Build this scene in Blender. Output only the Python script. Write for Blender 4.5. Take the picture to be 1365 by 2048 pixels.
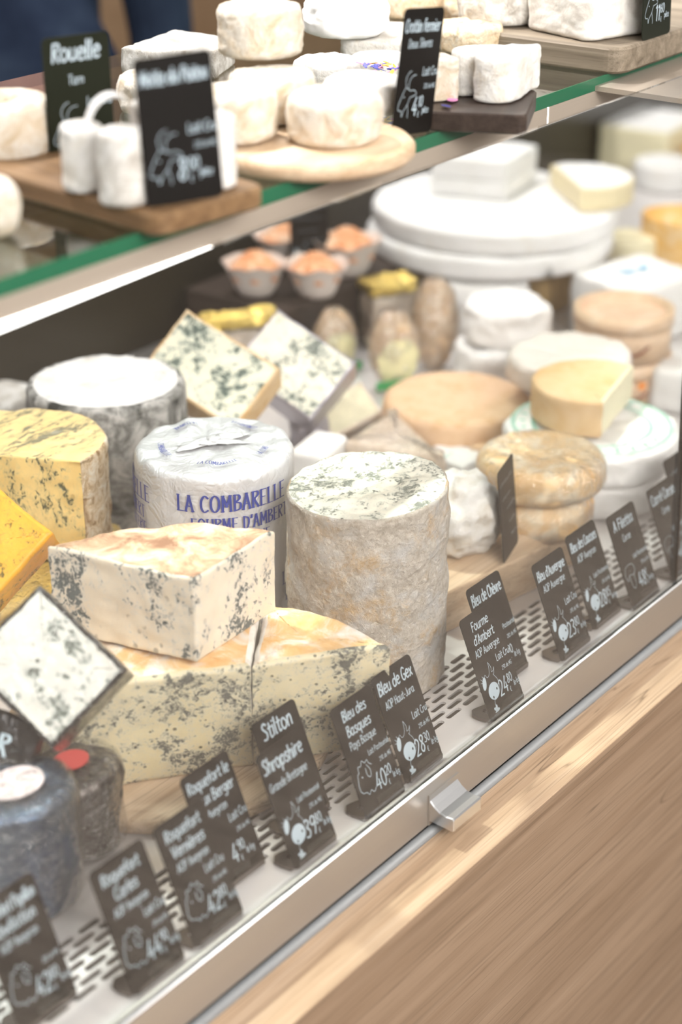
import bpy, math, random
from mathutils import Vector, Matrix, noise
for o in list(bpy.data.objects): bpy.data.objects.remove(o)
scene = bpy.context.scene
COL = scene.collection
PI = math.pi
V = Vector
# ------------------------------------------------------------------ camera, world, lights, exposure
FPX, CAMZ = 3600.0, 0.756                       # focal length in pixels of the 1365x2048 frame, lens height above the deck
AZ, PITCH = math.radians(37.13), math.radians(25.46)
HEAD = V((math.cos(AZ), math.sin(AZ), 0))
RIGHT = V((math.sin(AZ), -math.cos(AZ), 0))
FWD = HEAD * math.cos(PITCH) - V((0, 0, 1)) * math.sin(PITCH)
UP = RIGHT.cross(FWD)
CAM = V((.1165, .0762, CAMZ))
cam = bpy.data.cameras.new('camera')
cam.sensor_fit = 'VERTICAL'; cam.sensor_height = 36; cam.sensor_width = 24
cam.lens = 36 * FPX / 2048
cam.clip_start = 0.05
cam.dof.use_dof = True; cam.dof.focus_distance = 1.405; cam.dof.aperture_fstop = 3.2
cob = bpy.data.objects.new('camera', cam); COL.objects.link(cob)
cob.matrix_world = Matrix(((RIGHT.x, UP.x, -FWD.x, CAM.x), (RIGHT.y, UP.y, -FWD.y, CAM.y), (RIGHT.z, UP.z, -FWD.z, CAM.z), (0, 0, 0, 1)))
scene.camera = cob
w = bpy.data.worlds.new('shop_light'); scene.world = w; w.use_nodes = True
w.node_tree.nodes['Background'].inputs[0].default_value = (1.0, 0.975, 0.95, 1)
w.node_tree.nodes['Background'].inputs[1].default_value = 0.36
def area(name, loc, target, sx, sy, power, col):
    l = bpy.data.lights.new(name, 'AREA'); l.shape = 'RECTANGLE'; l.size = sx; l.size_y = sy; l.energy = power; l.color = col
    o = bpy.data.objects.new(name, l); COL.objects.link(o); o.location = loc
    o.rotation_euler = (V(target) - V(loc)).to_track_quat('-Z', 'Y').to_euler()
    return o
for i_, x_ in enumerate((.35, 1.15, 1.95, 2.3, 2.8)): area('ceiling_spot_display', (x_, 1.83, 2.2), (x_ + .1, .95, 0), .10, .10, 13, (1, .98, .955))
for x_ in (.45, .75, 1.05, 1.35, 1.65, 1.95):         # track spots along the front edge of the counter
    l_ = bpy.data.lights.new('track_spot', 'SPOT'); l_.energy = 230; l_.spot_size = math.radians(11); l_.spot_blend = .8; l_.shadow_soft_size = .025; l_.color = (1, .975, .95)
    o_ = bpy.data.objects.new('track_spot', l_); COL.objects.link(o_); o_.location = (x_, 1.78, 2.2); o_.rotation_euler = (V((x_, .655, -.03)) - o_.location).to_track_quat('-Z', 'Y').to_euler()
area('ceiling_light_customer', (0.2, -1.10, 1.5), (1.2, 0.9, 0.1), 1.8, 0.9, 88, (1, .975, .94))
area('ceiling_light_aisle', (1.9, -0.9, 1.9), (2.0, -.4, -.85), 2.2, 1.2, 30, (1, .95, .90))
cy_ = scene.cycles; cy_.use_light_tree = False; cy_.adaptive_threshold = .03; cy_.adaptive_min_samples = 16; cy_.max_bounces = 7; cy_.diffuse_bounces = 3; cy_.glossy_bounces = 3; cy_.transmission_bounces = 4; cy_.transparent_max_bounces = 14; cy_.caustics_reflective = False; cy_.caustics_refractive = False
vs = scene.view_settings
vs.view_transform = 'Standard'; vs.look = 'None'; vs.exposure = 0.08; vs.gamma = 1.0; vs.use_curve_mapping = False

def at(x, y, z):                                # where the line of sight through a photo pixel meets the level z
    d = FWD + RIGHT * ((x - 682) / FPX) - UP * ((y - 1024) / FPX)
    return CAM + d * ((z - CAM.z) / d.z)
def aty(x, y, Y):                               # the same for an upright plane at Y
    d = FWD + RIGHT * ((x - 682) / FPX) - UP * ((y - 1024) / FPX)
    return CAM + d * ((Y - CAM.y) / d.y)
def atd(x, y, depth):
    return CAM + (FWD + RIGHT * ((x - 682) / FPX) - UP * ((y - 1024) / FPX)) * depth
SHELF = 0.45                                   # top of the glass shelf
# ------------------------------------------------------------------ node helpers
class NT:
    def __init__(s, name, rough=.5, spec=.35, metal=0):
        s.m = bpy.data.materials.new(name); s.m.use_nodes = True; s.t = s.m.node_tree
        s.b = s.t.nodes['Principled BSDF']
        s.b.inputs['Roughness'].default_value = rough
        s.b.inputs['Specular IOR Level'].default_value = spec
        s.b.inputs['Metallic'].default_value = metal
        s.tc = s.t.nodes.new('ShaderNodeTexCoord')
    def n(s, k): return s.t.nodes.new('ShaderNode' + k)
    def l(s, a, b): s.t.links.new(a, b)
    def vec(s, scale=(1, 1, 1), off=(0, 0, 0), rot=(0, 0, 0)):
        m = s.n('Mapping'); s.l(s.tc.outputs['Object'], m.inputs[0])
        m.inputs['Scale'].default_value = scale; m.inputs['Location'].default_value = off; m.inputs['Rotation'].default_value = rot
        return m.outputs[0]
    def noise(s, v, scale, detail=4, rough=.55, dist=0):
        t = s.n('TexNoise'); s.l(v, t.inputs['Vector'])
        t.inputs['Scale'].default_value = scale; t.inputs['Detail'].default_value = detail
        t.inputs['Roughness'].default_value = rough; t.inputs['Distortion'].default_value = dist
        return t.outputs[0]
    def voro(s, v, scale, feat='F1', out=0, rnd=1):
        t = s.n('TexVoronoi'); s.l(v, t.inputs['Vector']); t.feature = feat; t.inputs['Scale'].default_value = scale
        t.inputs['Randomness'].default_value = rnd
        return t.outputs[out]
    def ramp(s, f, stops, ease=False):
        r = s.n('ValToRGB'); s.l(f, r.inputs[0]); e = r.color_ramp.elements
        if ease: r.color_ramp.interpolation = 'EASE'
        while len(e) < len(stops): e.new(.5)
        for i, (p, c) in enumerate(stops):
            e[i].position = p
            e[i].color = (c, c, c, 1) if isinstance(c, (int, float)) else (*c, 1)
        return r.outputs[0]
    def math(s, op, a, b=0.0):
        m = s.n('Math'); m.operation = op
        for i, x in enumerate((a, b)):
            if isinstance(x, (int, float)): m.inputs[i].default_value = x
            else: s.l(x, m.inputs[i])
        return m.outputs[0]
    def mix(s, f, a, b, mode='MIX'):
        m = s.n('MixRGB'); m.blend_type = mode
        for i, x in enumerate((f, a, b)):
            if isinstance(x, (int, float)): m.inputs[i].default_value = x if i == 0 else (x, x, x, 1)
            elif isinstance(x, tuple): m.inputs[i].default_value = (*x, 1)
            else: s.l(x, m.inputs[i])
        return m.outputs[0]
    def col(s, c):
        if isinstance(c, tuple): s.b.inputs['Base Color'].default_value = (*c, 1)
        else: s.l(c, s.b.inputs['Base Color'])
        return s
    def bump(s, h, strength=.5, dist=.002):
        b = s.n('Bump'); s.l(h, b.inputs['Height']); b.inputs['Strength'].default_value = strength; b.inputs['Distance'].default_value = dist
        s.l(b.outputs[0], s.b.inputs['Normal']); return s
def plain(name, c, rough=.5, metal=0, spec=.35):
    return NT(name, rough, spec, metal).col(c).m
def mottled(name, c1, c2, c3, scale=60, b=.4, rough=.75, bd=.002, bs=160, stretch=(1, 1, 1), dist=.6, mid=.5):
    m = NT(name, rough, .25); v = m.vec(stretch, (random.random() * 9, random.random() * 9, 3))
    n1 = m.noise(v, scale, 6, .65, dist); n2 = m.noise(v, bs, 5, .7)
    m.col(m.ramp(n1, [(mid - .14, c1), (mid, c2), (mid + .14, c3)]))
    return m.bump(m.math('ADD', n1, m.math('MULTIPLY', n2, .7)), b, bd).m
def blue(name, base, base2, vein, halo, dens=.56, scale=55, stretch=(1, 1, 1), fine=230, soft=.05, seed=0, holes=.5, rot=(0, 0, 0)):
    m = NT(name, .42, .4); v = m.vec(stretch, (seed * 3.1, seed * 1.7, seed), rot)
    big = m.noise(v, scale * .45, 2, .5); mid = m.noise(v, scale, 3, .55, 1.2); fi = m.noise(v, fine, 4, .6, 1.0)
    f = m.math('ADD', m.math('ADD', m.math('MULTIPLY', big, .30), m.math('MULTIPLY', mid, .32)), m.math('MULTIPLY', fi, .38))
    tone = m.mix(m.ramp(m.noise(v, 14, 2), [(.35, 0), (.65, 1)]), base, base2)
    hal = m.ramp(f, [(dens - .06, 0), (dens + .01, 1)]); core = m.ramp(f, [(dens, 0), (dens + soft, 1)])
    vo = m.voro(v, scale * 1.9); hole = m.math('MULTIPLY', m.ramp(vo, [(.14, 1), (.24, 0)]), m.ramp(m.noise(v, scale * .8, 2), [(.52, 0), (.58, 1)]))
    hole = m.math('MULTIPLY', hole, holes)
    c = m.mix(m.math('MULTIPLY', hal, .55), tone, halo)
    c = m.mix(m.math('MULTIPLY', core, .93), c, m.mix(m.noise(v, fine * 2, 2), vein, tuple(x * .35 for x in vein)))
    c = m.mix(hole, c, tuple(x * .4 for x in vein))
    m.col(c)
    h = m.math('SUBTRACT', m.math('MULTIPLY', m.noise(v, fine * 1.5, 3), .35), m.math('ADD', core, hole))
    return m.bump(h, .55, .0012).m
def wood(name, c1, c2, c3, along=0, scale=1, rough=.5, b=.15, spec=.3):
    m = NT(name, rough, spec)
    s = [30 * scale] * 3; s[along] = 1.3 * scale
    v = m.vec(tuple(s), (random.random() * 5, 2, 1)); s2 = [170 * scale] * 3; s2[along] = 5 * scale
    v2 = m.vec(tuple(s2))
    n1 = m.noise(v, 1, 5, .6, 1.5); n2 = m.noise(v2, 1, 3, .6)
    c = m.ramp(n1, [(.3, c1), (.5, c2), (.72, c3)])
    dark = tuple(x * .55 for x in c1)
    s4 = [620 * scale] * 3; s4[along] = 9 * scale
    n4 = m.noise(m.vec(tuple(s4), (3, 1, 4)), 1, 2, .6)
    c = m.mix(m.ramp(n2, [(.52, 0), (.76, .5)]), c, dark)
    c = m.mix(m.ramp(n4, [(.54, 0), (.72, .55)]), c, dark)
    s3 = [16 * scale] * 3; s3[along] = .9 * scale
    cr = m.ramp(m.noise(m.vec(tuple(s3), (7, 3, 2)), 1, 2, .5, 2.2), [(.487, 0), (.496, .8), (.505, 0)])
    brk = m.ramp(m.noise(m.vec((3 * scale,) * 3, (1, 5, 2)), 1, 2), [(.52, 0), (.62, 1)])
    c = m.mix(m.math('MULTIPLY', cr, brk), c, tuple(x * .4 for x in c1))
    m.col(c)
    return m.bump(m.math('ADD', n1, m.math('MULTIPLY', n2, .5)), b, .001).m
def foil(name, c1, c2, metal, rough, scale=55, b=.8, bd=.003):
    m = NT(name, rough, .5, metal); v = m.vec(); v0 = m.n('Vector' + 'Math'); v0.operation = 'ADD'
    nz = m.n('TexNoise'); m.l(v, nz.inputs['Vector']); nz.inputs['Scale'].default_value = 30
    sc = m.n('Vector' + 'Math'); sc.operation = 'SCALE'; m.l(nz.outputs['Color'], sc.inputs[0]); sc.inputs['Scale'].default_value = .03
    m.l(v, v0.inputs[0]); m.l(sc.outputs[0], v0.inputs[1]); vv = v0.outputs[0]
    e1 = m.voro(vv, scale, 'DISTANCE_TO_EDGE'); e2 = m.voro(vv, scale * 2.7, 'DISTANCE_TO_EDGE'); f1 = m.voro(vv, scale)
    h = m.math('ADD', m.math('ADD', m.math('MULTIPLY', e1, 1.2), m.math('MULTIPLY', e2, .5)), m.math('MULTIPLY', f1, .7))
    m.col(m.mix(m.noise(v, 25, 3), c1, c2))
    return m.bump(h, b, bd).m
def see_through(name, tint, rough=.02, amount=None, scale=None, ior=1.5, boost=1.0):
    m = NT(name); t = m.t; tr = m.n('BsdfTransparent'); tr.inputs[0].default_value = (*tint, 1)
    gl = m.n('BsdfGlossy'); gl.inputs['Roughness'].default_value = rough; gl.inputs[0].default_value = (1, 1, 1, 1)
    ge = m.n('NewGeometry'); dt = m.n('VectorMath'); dt.operation = 'DOT_PRODUCT'; m.l(ge.outputs['Incoming'], dt.inputs[0]); m.l(ge.outputs['Normal'], dt.inputs[1])
    sch = m.math('POWER', m.math('SUBTRACT', 1.0, m.math('ABSOLUTE', dt.outputs['Value'])), 5.0)
    f = m.math('ADD', m.math('MULTIPLY', m.math('ADD', m.math('MULTIPLY', sch, .96), .04), boost), amount or 0.0)
    mx = m.n('MixShader'); m.l(f, mx.inputs[0]); m.l(tr.outputs[0], mx.inputs[1]); m.l(gl.outputs[0], mx.inputs[2])
    if scale:
        v = m.vec(); h = m.math('ADD', m.voro(v, scale, 'DISTANCE_TO_EDGE'), m.math('MULTIPLY', m.noise(v, scale * 1.7, 3, .5, 2), 1.2))
        b = m.n('Bump'); m.l(h, b.inputs['Height']); b.inputs['Strength'].default_value = .9; b.inputs['Distance'].default_value = .004
        m.l(b.outputs[0], gl.inputs['Normal']); m.l(b.outputs[0], dt.inputs[1])
    m.l(mx.outputs[0], t.nodes['Material Output'].inputs[0])
    return m.m
random.seed(4)
# ------------------------------------------------------------------ materials
M = {}
M['panel_wood'] = wood('oak_laminate', (.20, .128, .078), (.262, .176, .114), (.31, .215, .144), 0, 1, .55, .1)
M['ledge_wood'] = wood('oak_ledge', (.38, .25, .155), (.48, .335, .22), (.55, .40, .28), 0, 1.3, .5, .1)
M['pale_wood'] = wood('pale_board', (.50, .34, .21), (.62, .46, .31), (.70, .55, .40), 0, 1.2, .55, .12)
M['brown_wood'] = wood('brown_board', (.12, .065, .03), (.20, .115, .054), (.27, .165, .083), 1, 2.2, .6, .3)
M['grey_wood'] = wood('grey_board', (.13, .10, .07), (.23, .185, .135), (.32, .265, .20), 1, 1.6, .65, .3)
M['dark_wood'] = wood('dark_slab', (.030, .020, .015), (.048, .033, .026), (.066, .046, .036), 1, 2, .4, .1)
M['floor_wood'] = wood('floor_plank', (.37, .30, .245), (.45, .375, .31), (.52, .44, .37), 1, .8, .45, .05)
M['grout'] = plain('floor_gap', (.02, .016, .012), .9)
M['wall_brown'] = mottled('brown_wall', (.24, .15, .085), (.28, .18, .105), (.32, .21, .125), 3, .05)
M['back_panel'] = plain('case_back_panel', (.045, .036, .022), .35)
def brushed(name, c, rough, along=0, metal=1):
    m = NT(name, rough, .5, metal); s = [900] * 3; s[along] = 12
    n = m.noise(m.vec(tuple(s)), 1, 2); m.col(m.mix(n, tuple(x * .92 for x in c), c)); return m.bump(n, .08, .0004).m
M['steel'] = brushed('deck_steel', (.83, .80, .79), .36, 0, .45)
M['alu'] = brushed('aluminium_rail', (.47, .44, .405), .36, 0, .75)
M['handle'] = brushed('aluminium_handle', (.78, .78, .78), .28)
M['grey_trim'] = plain('grey_gasket', (.24, .245, .25), .4)
M['grey_paint'] = plain('matt_grey_paint', (.16, .145, .12), .7, 0, .2)
M['black_gap'] = plain('black_gap_shade', (.012, .011, .010), .7)  # shade of the open gaps, put into the colour
M['dark_metal'] = brushed('dark_chrome', (.13, .115, .105), .25, 1)
M['trough'] = plain('dark_trough', (.11, .085, .07), .6)
M['glass'] = see_through('front_glass', (.985, .985, .98), .004, None, None, 1.5, 1.4)
M['shelf_glass'] = see_through('shelf_glass', (.90, .955, .925), .01, None, None, 1.5, 1.3)
M['glass_edge'] = NT('green_glass_edge', .12, .6).col((.018, .115, .058)).m
M['clear'] = see_through('clear_plastic', (.93, .93, .93), .08, .05)
M['film'] = see_through('cling_film', (.99, .99, .99), .07, .02, 70, 1.45, 1.6)
M['film_thin'] = see_through('thin_film', (.98, .98, .98), .08, .0, 70, 1.45, 1.3)
M['paper_beige'] = foil('translucent_paper', (.70, .62, .57), (.78, .71, .66), 0, .6, 24, .5, .005)
M['bag'] = see_through('cellophane', (.93, .92, .90), .16, .08, 45, 1.5, 1.8)
M['profile'] = brushed('shelf_profile', (.46, .39, .32), .3, 0, .35)  # beige base colour carries the reflection of the wood
em = NT('led_diffuser'); em.b.inputs['Emission Color'].default_value = (1, .985, .97, 1); em.b.inputs['Emission Strength'].default_value = 6.5; M['led'] = em.m
M['tag'] = plain('slate_card', (.009, .0075, .0065), .42, 0, .15)
M['tag_green_reflection'] = plain('card_green_reflection', (.012, .014, .008), .35, 0, .2)  # green reflection of the surroundings put into the card colour
M['print'] = plain('pale_print', (.42, .50, .555), .6)
M['ink_blue'] = plain('blue_ink', (.035, .055, .30), .5)
M['ink_green'] = plain('green_ink', (.16, .52, .38), .6)
M['ink_sky'] = plain('sky_blue_ink', (.13, .50, .80), .6)
M['ink_red'] = plain('brown_ink', (.22, .06, .03), .6)
# cheeses
M['stilton_cut'] = blue('golden_blue_paste', (.80, .55, .19), (.85, .64, .28), (.12, .14, .09), (.56, .49, .25), .552, 55, (1, 1, .6), 230, .04, 1, .25)
M['stilton_top'] = blue('golden_blue_top', (.86, .64, .27), (.88, .70, .34), (.30, .29, .19), (.62, .52, .27), .545, 60, (.35, 1.3, 1), 200, .05, 2, .1, (0, 0, .9))
M['stilton_rind'] = mottled('crusty_tan_rind', (.34, .20, .09), (.72, .56, .36), (.86, .78, .64), 90, 1.0, .85, .004, 320)
M['shropshire'] = blue('orange_blue_paste', (.84, .40, .03), (.86, .46, .05), (.13, .11, .03), (.52, .33, .05), .555, 60, (1, 1, .7), 200, .05, 3, .2)
M['shropshire_pale'] = blue('yellow_blue_paste', (.84, .56, .12), (.86, .62, .20), (.25, .22, .09), (.6, .45, .14), .57, 60, (.5, 1.4, 1), 190, .05, 4, .1)
M['grey_rind'] = mottled('charcoal_grey_rind', (.035, .038, .035), (.28, .275, .26), (.62, .60, .57), 42, .9, .9, .003, 300)
M['white_bloom'] = mottled('white_bloom', (.52, .47, .41), (.70, .685, .66), (.78, .77, .76), 26, .35, .85, .002, 260, mid=.42)
M['foil_white'] = foil('printed_foil_wrap', (.62, .625, .645), (.69, .69, .705), .2, .42, 60, .8, .0022)
M['fourme_cut'] = blue('creamy_blue_paste', (.86, .825, .69), (.88, .85, .74), (.30, .33, .28), (.66, .68, .60), .522, 85, (1, 1, 1), 230, .075, 5, .8)
m_ = NT('velvety_grey_rind', .9, .2); v_ = m_.vec()
a_ = m_.noise(v_, 30, 6, .7, .2); b_ = m_.noise(v_, 150, 6, .8, .3)
c_ = m_.mix(m_.ramp(b_, [(.30, 0), (.66, 1)]), (.46, .385, .30), (.77, .71, .635))
c_ = m_.mix(m_.ramp(a_, [(.52, 0), (.66, .75)]), c_, (.64, .42, .20))
c_ = m_.mix(m_.ramp(m_.noise(m_.vec(off=(4, 2, 1)), 34, 5, .65), [(.50, 0), (.64, .85)]), c_, (.66, .64, .62))
m_.col(c_); M['fourme_rind'] = m_.bump(m_.math('ADD', a_, m_.math('ADD', m_.math('MULTIPLY', b_, .9), m_.math('MULTIPLY', m_.voro(v_, 190), .35))), 1.0, .004).m
M['wedge_cut'] = blue('ivory_blue_paste', (.78, .66, .50), (.81, .71, .57), (.12, .15, .155), (.64, .63, .59), .532, 50, (1, 1, .85), 250, .04, 6, .5)
M['wedge_top'] = mottled('brown_pink_rind', (.34, .18, .11), (.66, .43, .28), (.82, .68, .56), 38, .6, .8, .002, 220)
M['gex_cut'] = blue('marbled_blue_paste', (.60, .50, .30), (.65, .56, .37), (.14, .14, .125), (.50, .49, .41), .515, 72, (1, 1, 1.25), 270, .06, 7, .8)
M['gex_rind'] = mottled('orange_white_rind', (.76, .40, .14), (.80, .54, .28), (.88, .83, .76), 30, .4, .75, .002, 200, mid=.52)
M['white_mould'] = mottled('white_mould', (.68, .62, .56), (.80, .76, .70), (.86, .83, .79), 40, .5, .85, .002, 220)
M['roq_cut'] = blue('white_blue_paste', (.71, .68, .61), (.75, .73, .67), (.12, .15, .12), (.62, .64, .60), .53, 66, (1, 1, 1), 160, .05, 8, .8)
M['black_foil'] = foil('black_foil', (.010, .010, .011), (.03, .03, .034), .5, .25, 60, .9)
M['brown_foil'] = foil('brown_grey_foil', (.05, .042, .038), (.10, .085, .076), .6, .32, 48, .9)
M['blue_foil'] = foil('blue_foil', (.03, .06, .12), (.09, .115, .15), .6, .3, 44, .9)
M['silver_foil'] = foil('silver_violet_foil', (.36, .34, .40), (.50, .48, .52), .55, .36, 50, .9)
M['bleu_cut'] = blue('cream_blue_paste', (.84, .79, .60), (.86, .82, .66), (.10, .155, .135), (.55, .62, .53), .528, 50, (1, 1, 1), 150, .05, 9, .3)
M['bleu_cut2'] = blue('pale_blue_paste', (.85, .81, .66), (.87, .84, .72), (.12, .165, .15), (.60, .65, .58), .53, 60, (1, 1, 1), 160, .05, 10, .3)
M['tan_rind'] = mottled('tan_rind', (.66, .42, .20), (.76, .54, .30), (.82, .64, .42), 40, .3)
M['tomme_rind'] = mottled('peach_rind', (.50, .29, .15), (.67, .44, .255), (.72, .50, .32), 60, .3, mid=.40)
M['reblochon'] = mottled('orange_washed_rind', (.76, .45, .18), (.83, .58, .31), (.87, .74, .54), 32, .4, .5, .002, 200)
M['comte_rind'] = mottled('yellow_tan_rind', (.66, .41, .19), (.70, .48, .26), (.74, .53, .32), 24, .2, .6)
M['comte_cut'] = plain('pale_yellow_paste', (.80, .73, .52), .45)
M['yellow_paste'] = plain('butter_paste', (.86, .79, .55), .45)
M['paper'] = foil('white_paper', (.80, .785, .765), (.85, .84, .82), 0, .7, 22, .5, .006)
M['film_beige'] = mottled('wrapped_beige_rind', (.72, .57, .42), (.79, .65, .51), (.84, .72, .60), 30, .3, .32, .002, 120)
M['brie_bloom'] = mottled('brie_bloom', (.76, .71, .64), (.85, .835, .81), (.88, .87, .86), 20, .3, .85, .003, 120, mid=.4)
M['brie_cut'] = plain('brie_paste', (.84, .73, .47), .45)
M['straw'] = mottled('straw_card', (.42, .27, .10), (.52, .35, .15), (.60, .42, .20), 40, .2)
M['orange_rind'] = mottled('bright_orange_rind', (.78, .36, .06), (.82, .50, .16), (.84, .66, .42), 26, .4, .6)
M['goat'] = mottled('wrinkled_goat_rind', (.57, .45, .30), (.66, .57, .45), (.74, .69, .61), 70, 1.0, .85, .003, 210, mid=.46)
M['goat_white'] = mottled('white_goat_rind', (.60, .53, .44), (.69, .655, .60), (.75, .73, .70), 60, .8, .85, .003, 200, mid=.44)
M['goat_beige'] = mottled('beige_wrinkled_rind', (.66, .47, .26), (.80, .64, .44), (.86, .77, .63), 85, 1.0, .85, .004, 240)
M['goat_grey'] = mottled('ash_grey_rind', (.42, .38, .33), (.66, .63, .58), (.84, .82, .79), 60, .9, .9, .003, 220)
M['spruce'] = wood('spruce_bark', (.70, .48, .30), (.79, .58, .40), (.84, .66, .49), 0, 1.5, .5, .1)
M['pink_paste'] = mottled('pink_orange_surface', (.78, .44, .29), (.82, .51, .36), (.85, .60, .46), 30, .2, .35)
M['cup'] = plain('pleated_paper', (.88, .79, .73), .7)
M['rosette'] = mottled('orange_rosette', (.76, .30, .13), (.82, .42, .22), (.86, .62, .44), 50, .5, .45)
M['gold'] = foil('gold_foil', (.75, .52, .10), (.85, .68, .25), .85, .3, 70, 1)
M['crumb'] = mottled('crumbed_rind', (.58, .35, .18), (.74, .52, .32), (.83, .67, .48), 130, .8, .6)
M['yellow_label'] = plain('pale_yellow_label', (.84, .78, .46), .6)
M['green_label'] = plain('green_label', (.05, .38, .12), .5)
M['red_label'] = plain('red_sticker', (.55, .055, .05), .4)
M['pink_label'] = plain('pale_pink_sticker', (.72, .60, .60), .4)
M['orange_label'] = plain('orange_sticker', (.80, .27, .04), .5)
M['navy'] = mottled('navy_cloth', (.010, .017, .038), (.016, .026, .052), (.026, .040, .07), 9, .2, .9)
M['skin'] = plain('skin', (.60, .34, .27), .5)
M['hair'] = plain('dark_hair', (.03, .02, .015), .6)
M['kraft'] = plain('kraft_paper', (.52, .36, .22), .8)
M['stone'] = plain('pale_counter', (.45, .40, .33), .5)
for k, c in dict(petal_pink=(.78, .30, .55), petal_blue=(.07, .07, .36), petal_yellow=(.80, .48, .06)).items(): M[k] = plain(k, c, .6)
# ------------------------------------------------------------------ object helpers
def tag(o, label=None, cat=None, group=None, kind=None):
    if label: o['label'] = label
    if cat: o['category'] = cat
    if group: o['group'] = group
    if kind: o['kind'] = kind
    return o
def mesh(name, vs, fs, mats, parent=None, smooth=True, mi=None, loc=None):
    me = bpy.data.meshes.new(name); me.from_pydata([tuple(v) for v in vs], [], fs)
    for m in (mats if isinstance(mats, (list, tuple)) else [mats]): me.materials.append(m)
    if mi: me.polygons.foreach_set('material_index', mi)
    if smooth: me.shade_smooth() if hasattr(me, 'shade_smooth') else me.polygons.foreach_set('use_smooth', [True] * len(fs))
    me.update()
    o = bpy.data.objects.new(name, me); COL.objects.link(o)
    if parent: o.parent = parent
    if loc is not None: o.location = loc
    return o
def empty(name, loc=(0, 0, 0), rz=0):
    o = bpy.data.objects.new(name, None); COL.objects.link(o); o.location = loc; o.rotation_euler = (0, 0, rz); o.empty_display_size = .02
    return o
def rotm(rx=0, ry=0, rz=0): return Matrix.Rotation(rz, 3, 'Z') @ Matrix.Rotation(ry, 3, 'Y') @ Matrix.Rotation(rx, 3, 'X')
class MB:                                       # collects boxes and tubes into one mesh
    def __init__(s): s.v = []; s.f = []
    def box(s, x0, x1, y0, y1, z0, z1):
        b = len(s.v)
        s.v += [V((x, y, z)) for z in (z0, z1) for x, y in ((x0, y0), (x1, y0), (x1, y1), (x0, y1))]
        s.f += [tuple(b + i for i in q) for q in ((3, 2, 1, 0), (4, 5, 6, 7), (0, 1, 5, 4), (1, 2, 6, 5), (2, 3, 7, 6), (3, 0, 4, 7))]
        return s
    def prism(s, pts, z0, z1, bev=0):           # outline extruded, with a small chamfer
        n = len(pts); c = sum((V(p) for p in pts), V((0, 0))) / n
        rings = [(z0, 0), (z1, 0)] if not bev else [(z0, bev), (z0 + bev, 0), (z1 - bev, 0), (z1, bev)]
        nr = outn(pts); b = len(s.v)
        for z, i in rings: s.v += [V((p[0] - q[0] * i, p[1] - q[1] * i, z)) for p, q in zip(pts, nr)]
        for k in range(len(rings) - 1):
            for i in range(n):
                j = (i + 1) % n; s.f.append((b + k * n + i, b + k * n + j, b + (k + 1) * n + j, b + (k + 1) * n + i))
        s.f.append(tuple(b + i for i in reversed(range(n)))); s.f.append(tuple(b + (len(rings) - 1) * n + i for i in range(n)))
        return s
    def tube(s, pts, r, k=8):
        pts = [V(p) for p in pts]; b = len(s.v)
        for i, p in enumerate(pts):
            d = (pts[min(i + 1, len(pts) - 1)] - pts[max(i - 1, 0)]).normalized()
            a = d.orthogonal().normalized() if abs(d.z) > .9 else d.cross(V((0, 0, 1))).normalized(); c = d.cross(a)
            rr = r[i] if isinstance(r, (list, tuple)) else r
            s.v += [p + (a * math.cos(t) + c * math.sin(t)) * rr for t in [2 * PI * q / k for q in range(k)]]
        for i in range(len(pts) - 1):
            for q in range(k): s.f.append((b + i * k + q, b + i * k + (q + 1) % k, b + (i + 1) * k + (q + 1) % k, b + (i + 1) * k + q))
        s.f.append(tuple(b + q for q in reversed(range(k)))); s.f.append(tuple(b + (len(pts) - 1) * k + q for q in range(k)))
        return s
    def xf(s, m, t=(0, 0, 0)): s.v = [m @ v + V(t) for v in s.v]; return s
    def build(s, name, mat, parent=None, smooth=False, loc=None): return mesh(name, s.v, s.f, mat, parent, smooth, None, loc)
def outn(pts):                                  # outward normals of a counter-clockwise outline
    n = len(pts); r = []
    for i in range(n):
        a = V(pts[i]) - V(pts[i - 1]); b = V(pts[(i + 1) % n]) - V(pts[i])
        t = a.normalized() + b.normalized()
        if t.length < 1e-6: t = b
        t.normalize(); r.append((t.y, -t.x))
    return r
def circle(r, n=72, r2=None): return [(r * math.cos(2 * PI * i / n), (r2 or r) * math.sin(2 * PI * i / n)) for i in range(n)]
def rrect(w, d, r, k=5, cx=0, cy=0):
    p = []
    for sx, sy, a0 in ((1, -1, -90), (1, 1, 0), (-1, 1, 90), (-1, -1, 180)):
        for i in range(k + 1):
            a = math.radians(a0 + 90 * i / k); p.append((cx + sx * (w / 2 - r) + r * math.cos(a), cy + sy * (d / 2 - r) + r * math.sin(a)))
    return p
def path(segs, step=.004):
    """segs: list of (points, tag); closed outline, counter-clockwise, resampled; returns points and a tag per segment"""
    P, T = [], []
    for pts, tg in segs:
        for a, b in zip(pts[:-1], pts[1:]):
            n = max(1, int((V(b) - V(a)).length / step))
            for i in range(n): P.append(tuple(V(a).lerp(V(b), i / n))); T.append(tg)
    return P, T
def arc(cx, cy, r, a0, a1, n=40): return [(cx + r * math.cos(math.radians(a0 + (a1 - a0) * i / n)), cy + r * math.sin(math.radians(a0 + (a1 - a0) * i / n))) for i in range(n + 1)]
def fbm(p, s, seed, oct=4): return noise.fractal(V((p[0] * s + seed * 7.3, p[1] * s - seed * 3.1, p[2] * s + seed)), .8, 2.1, oct, noise_basis='PERLIN_ORIGINAL')
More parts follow.
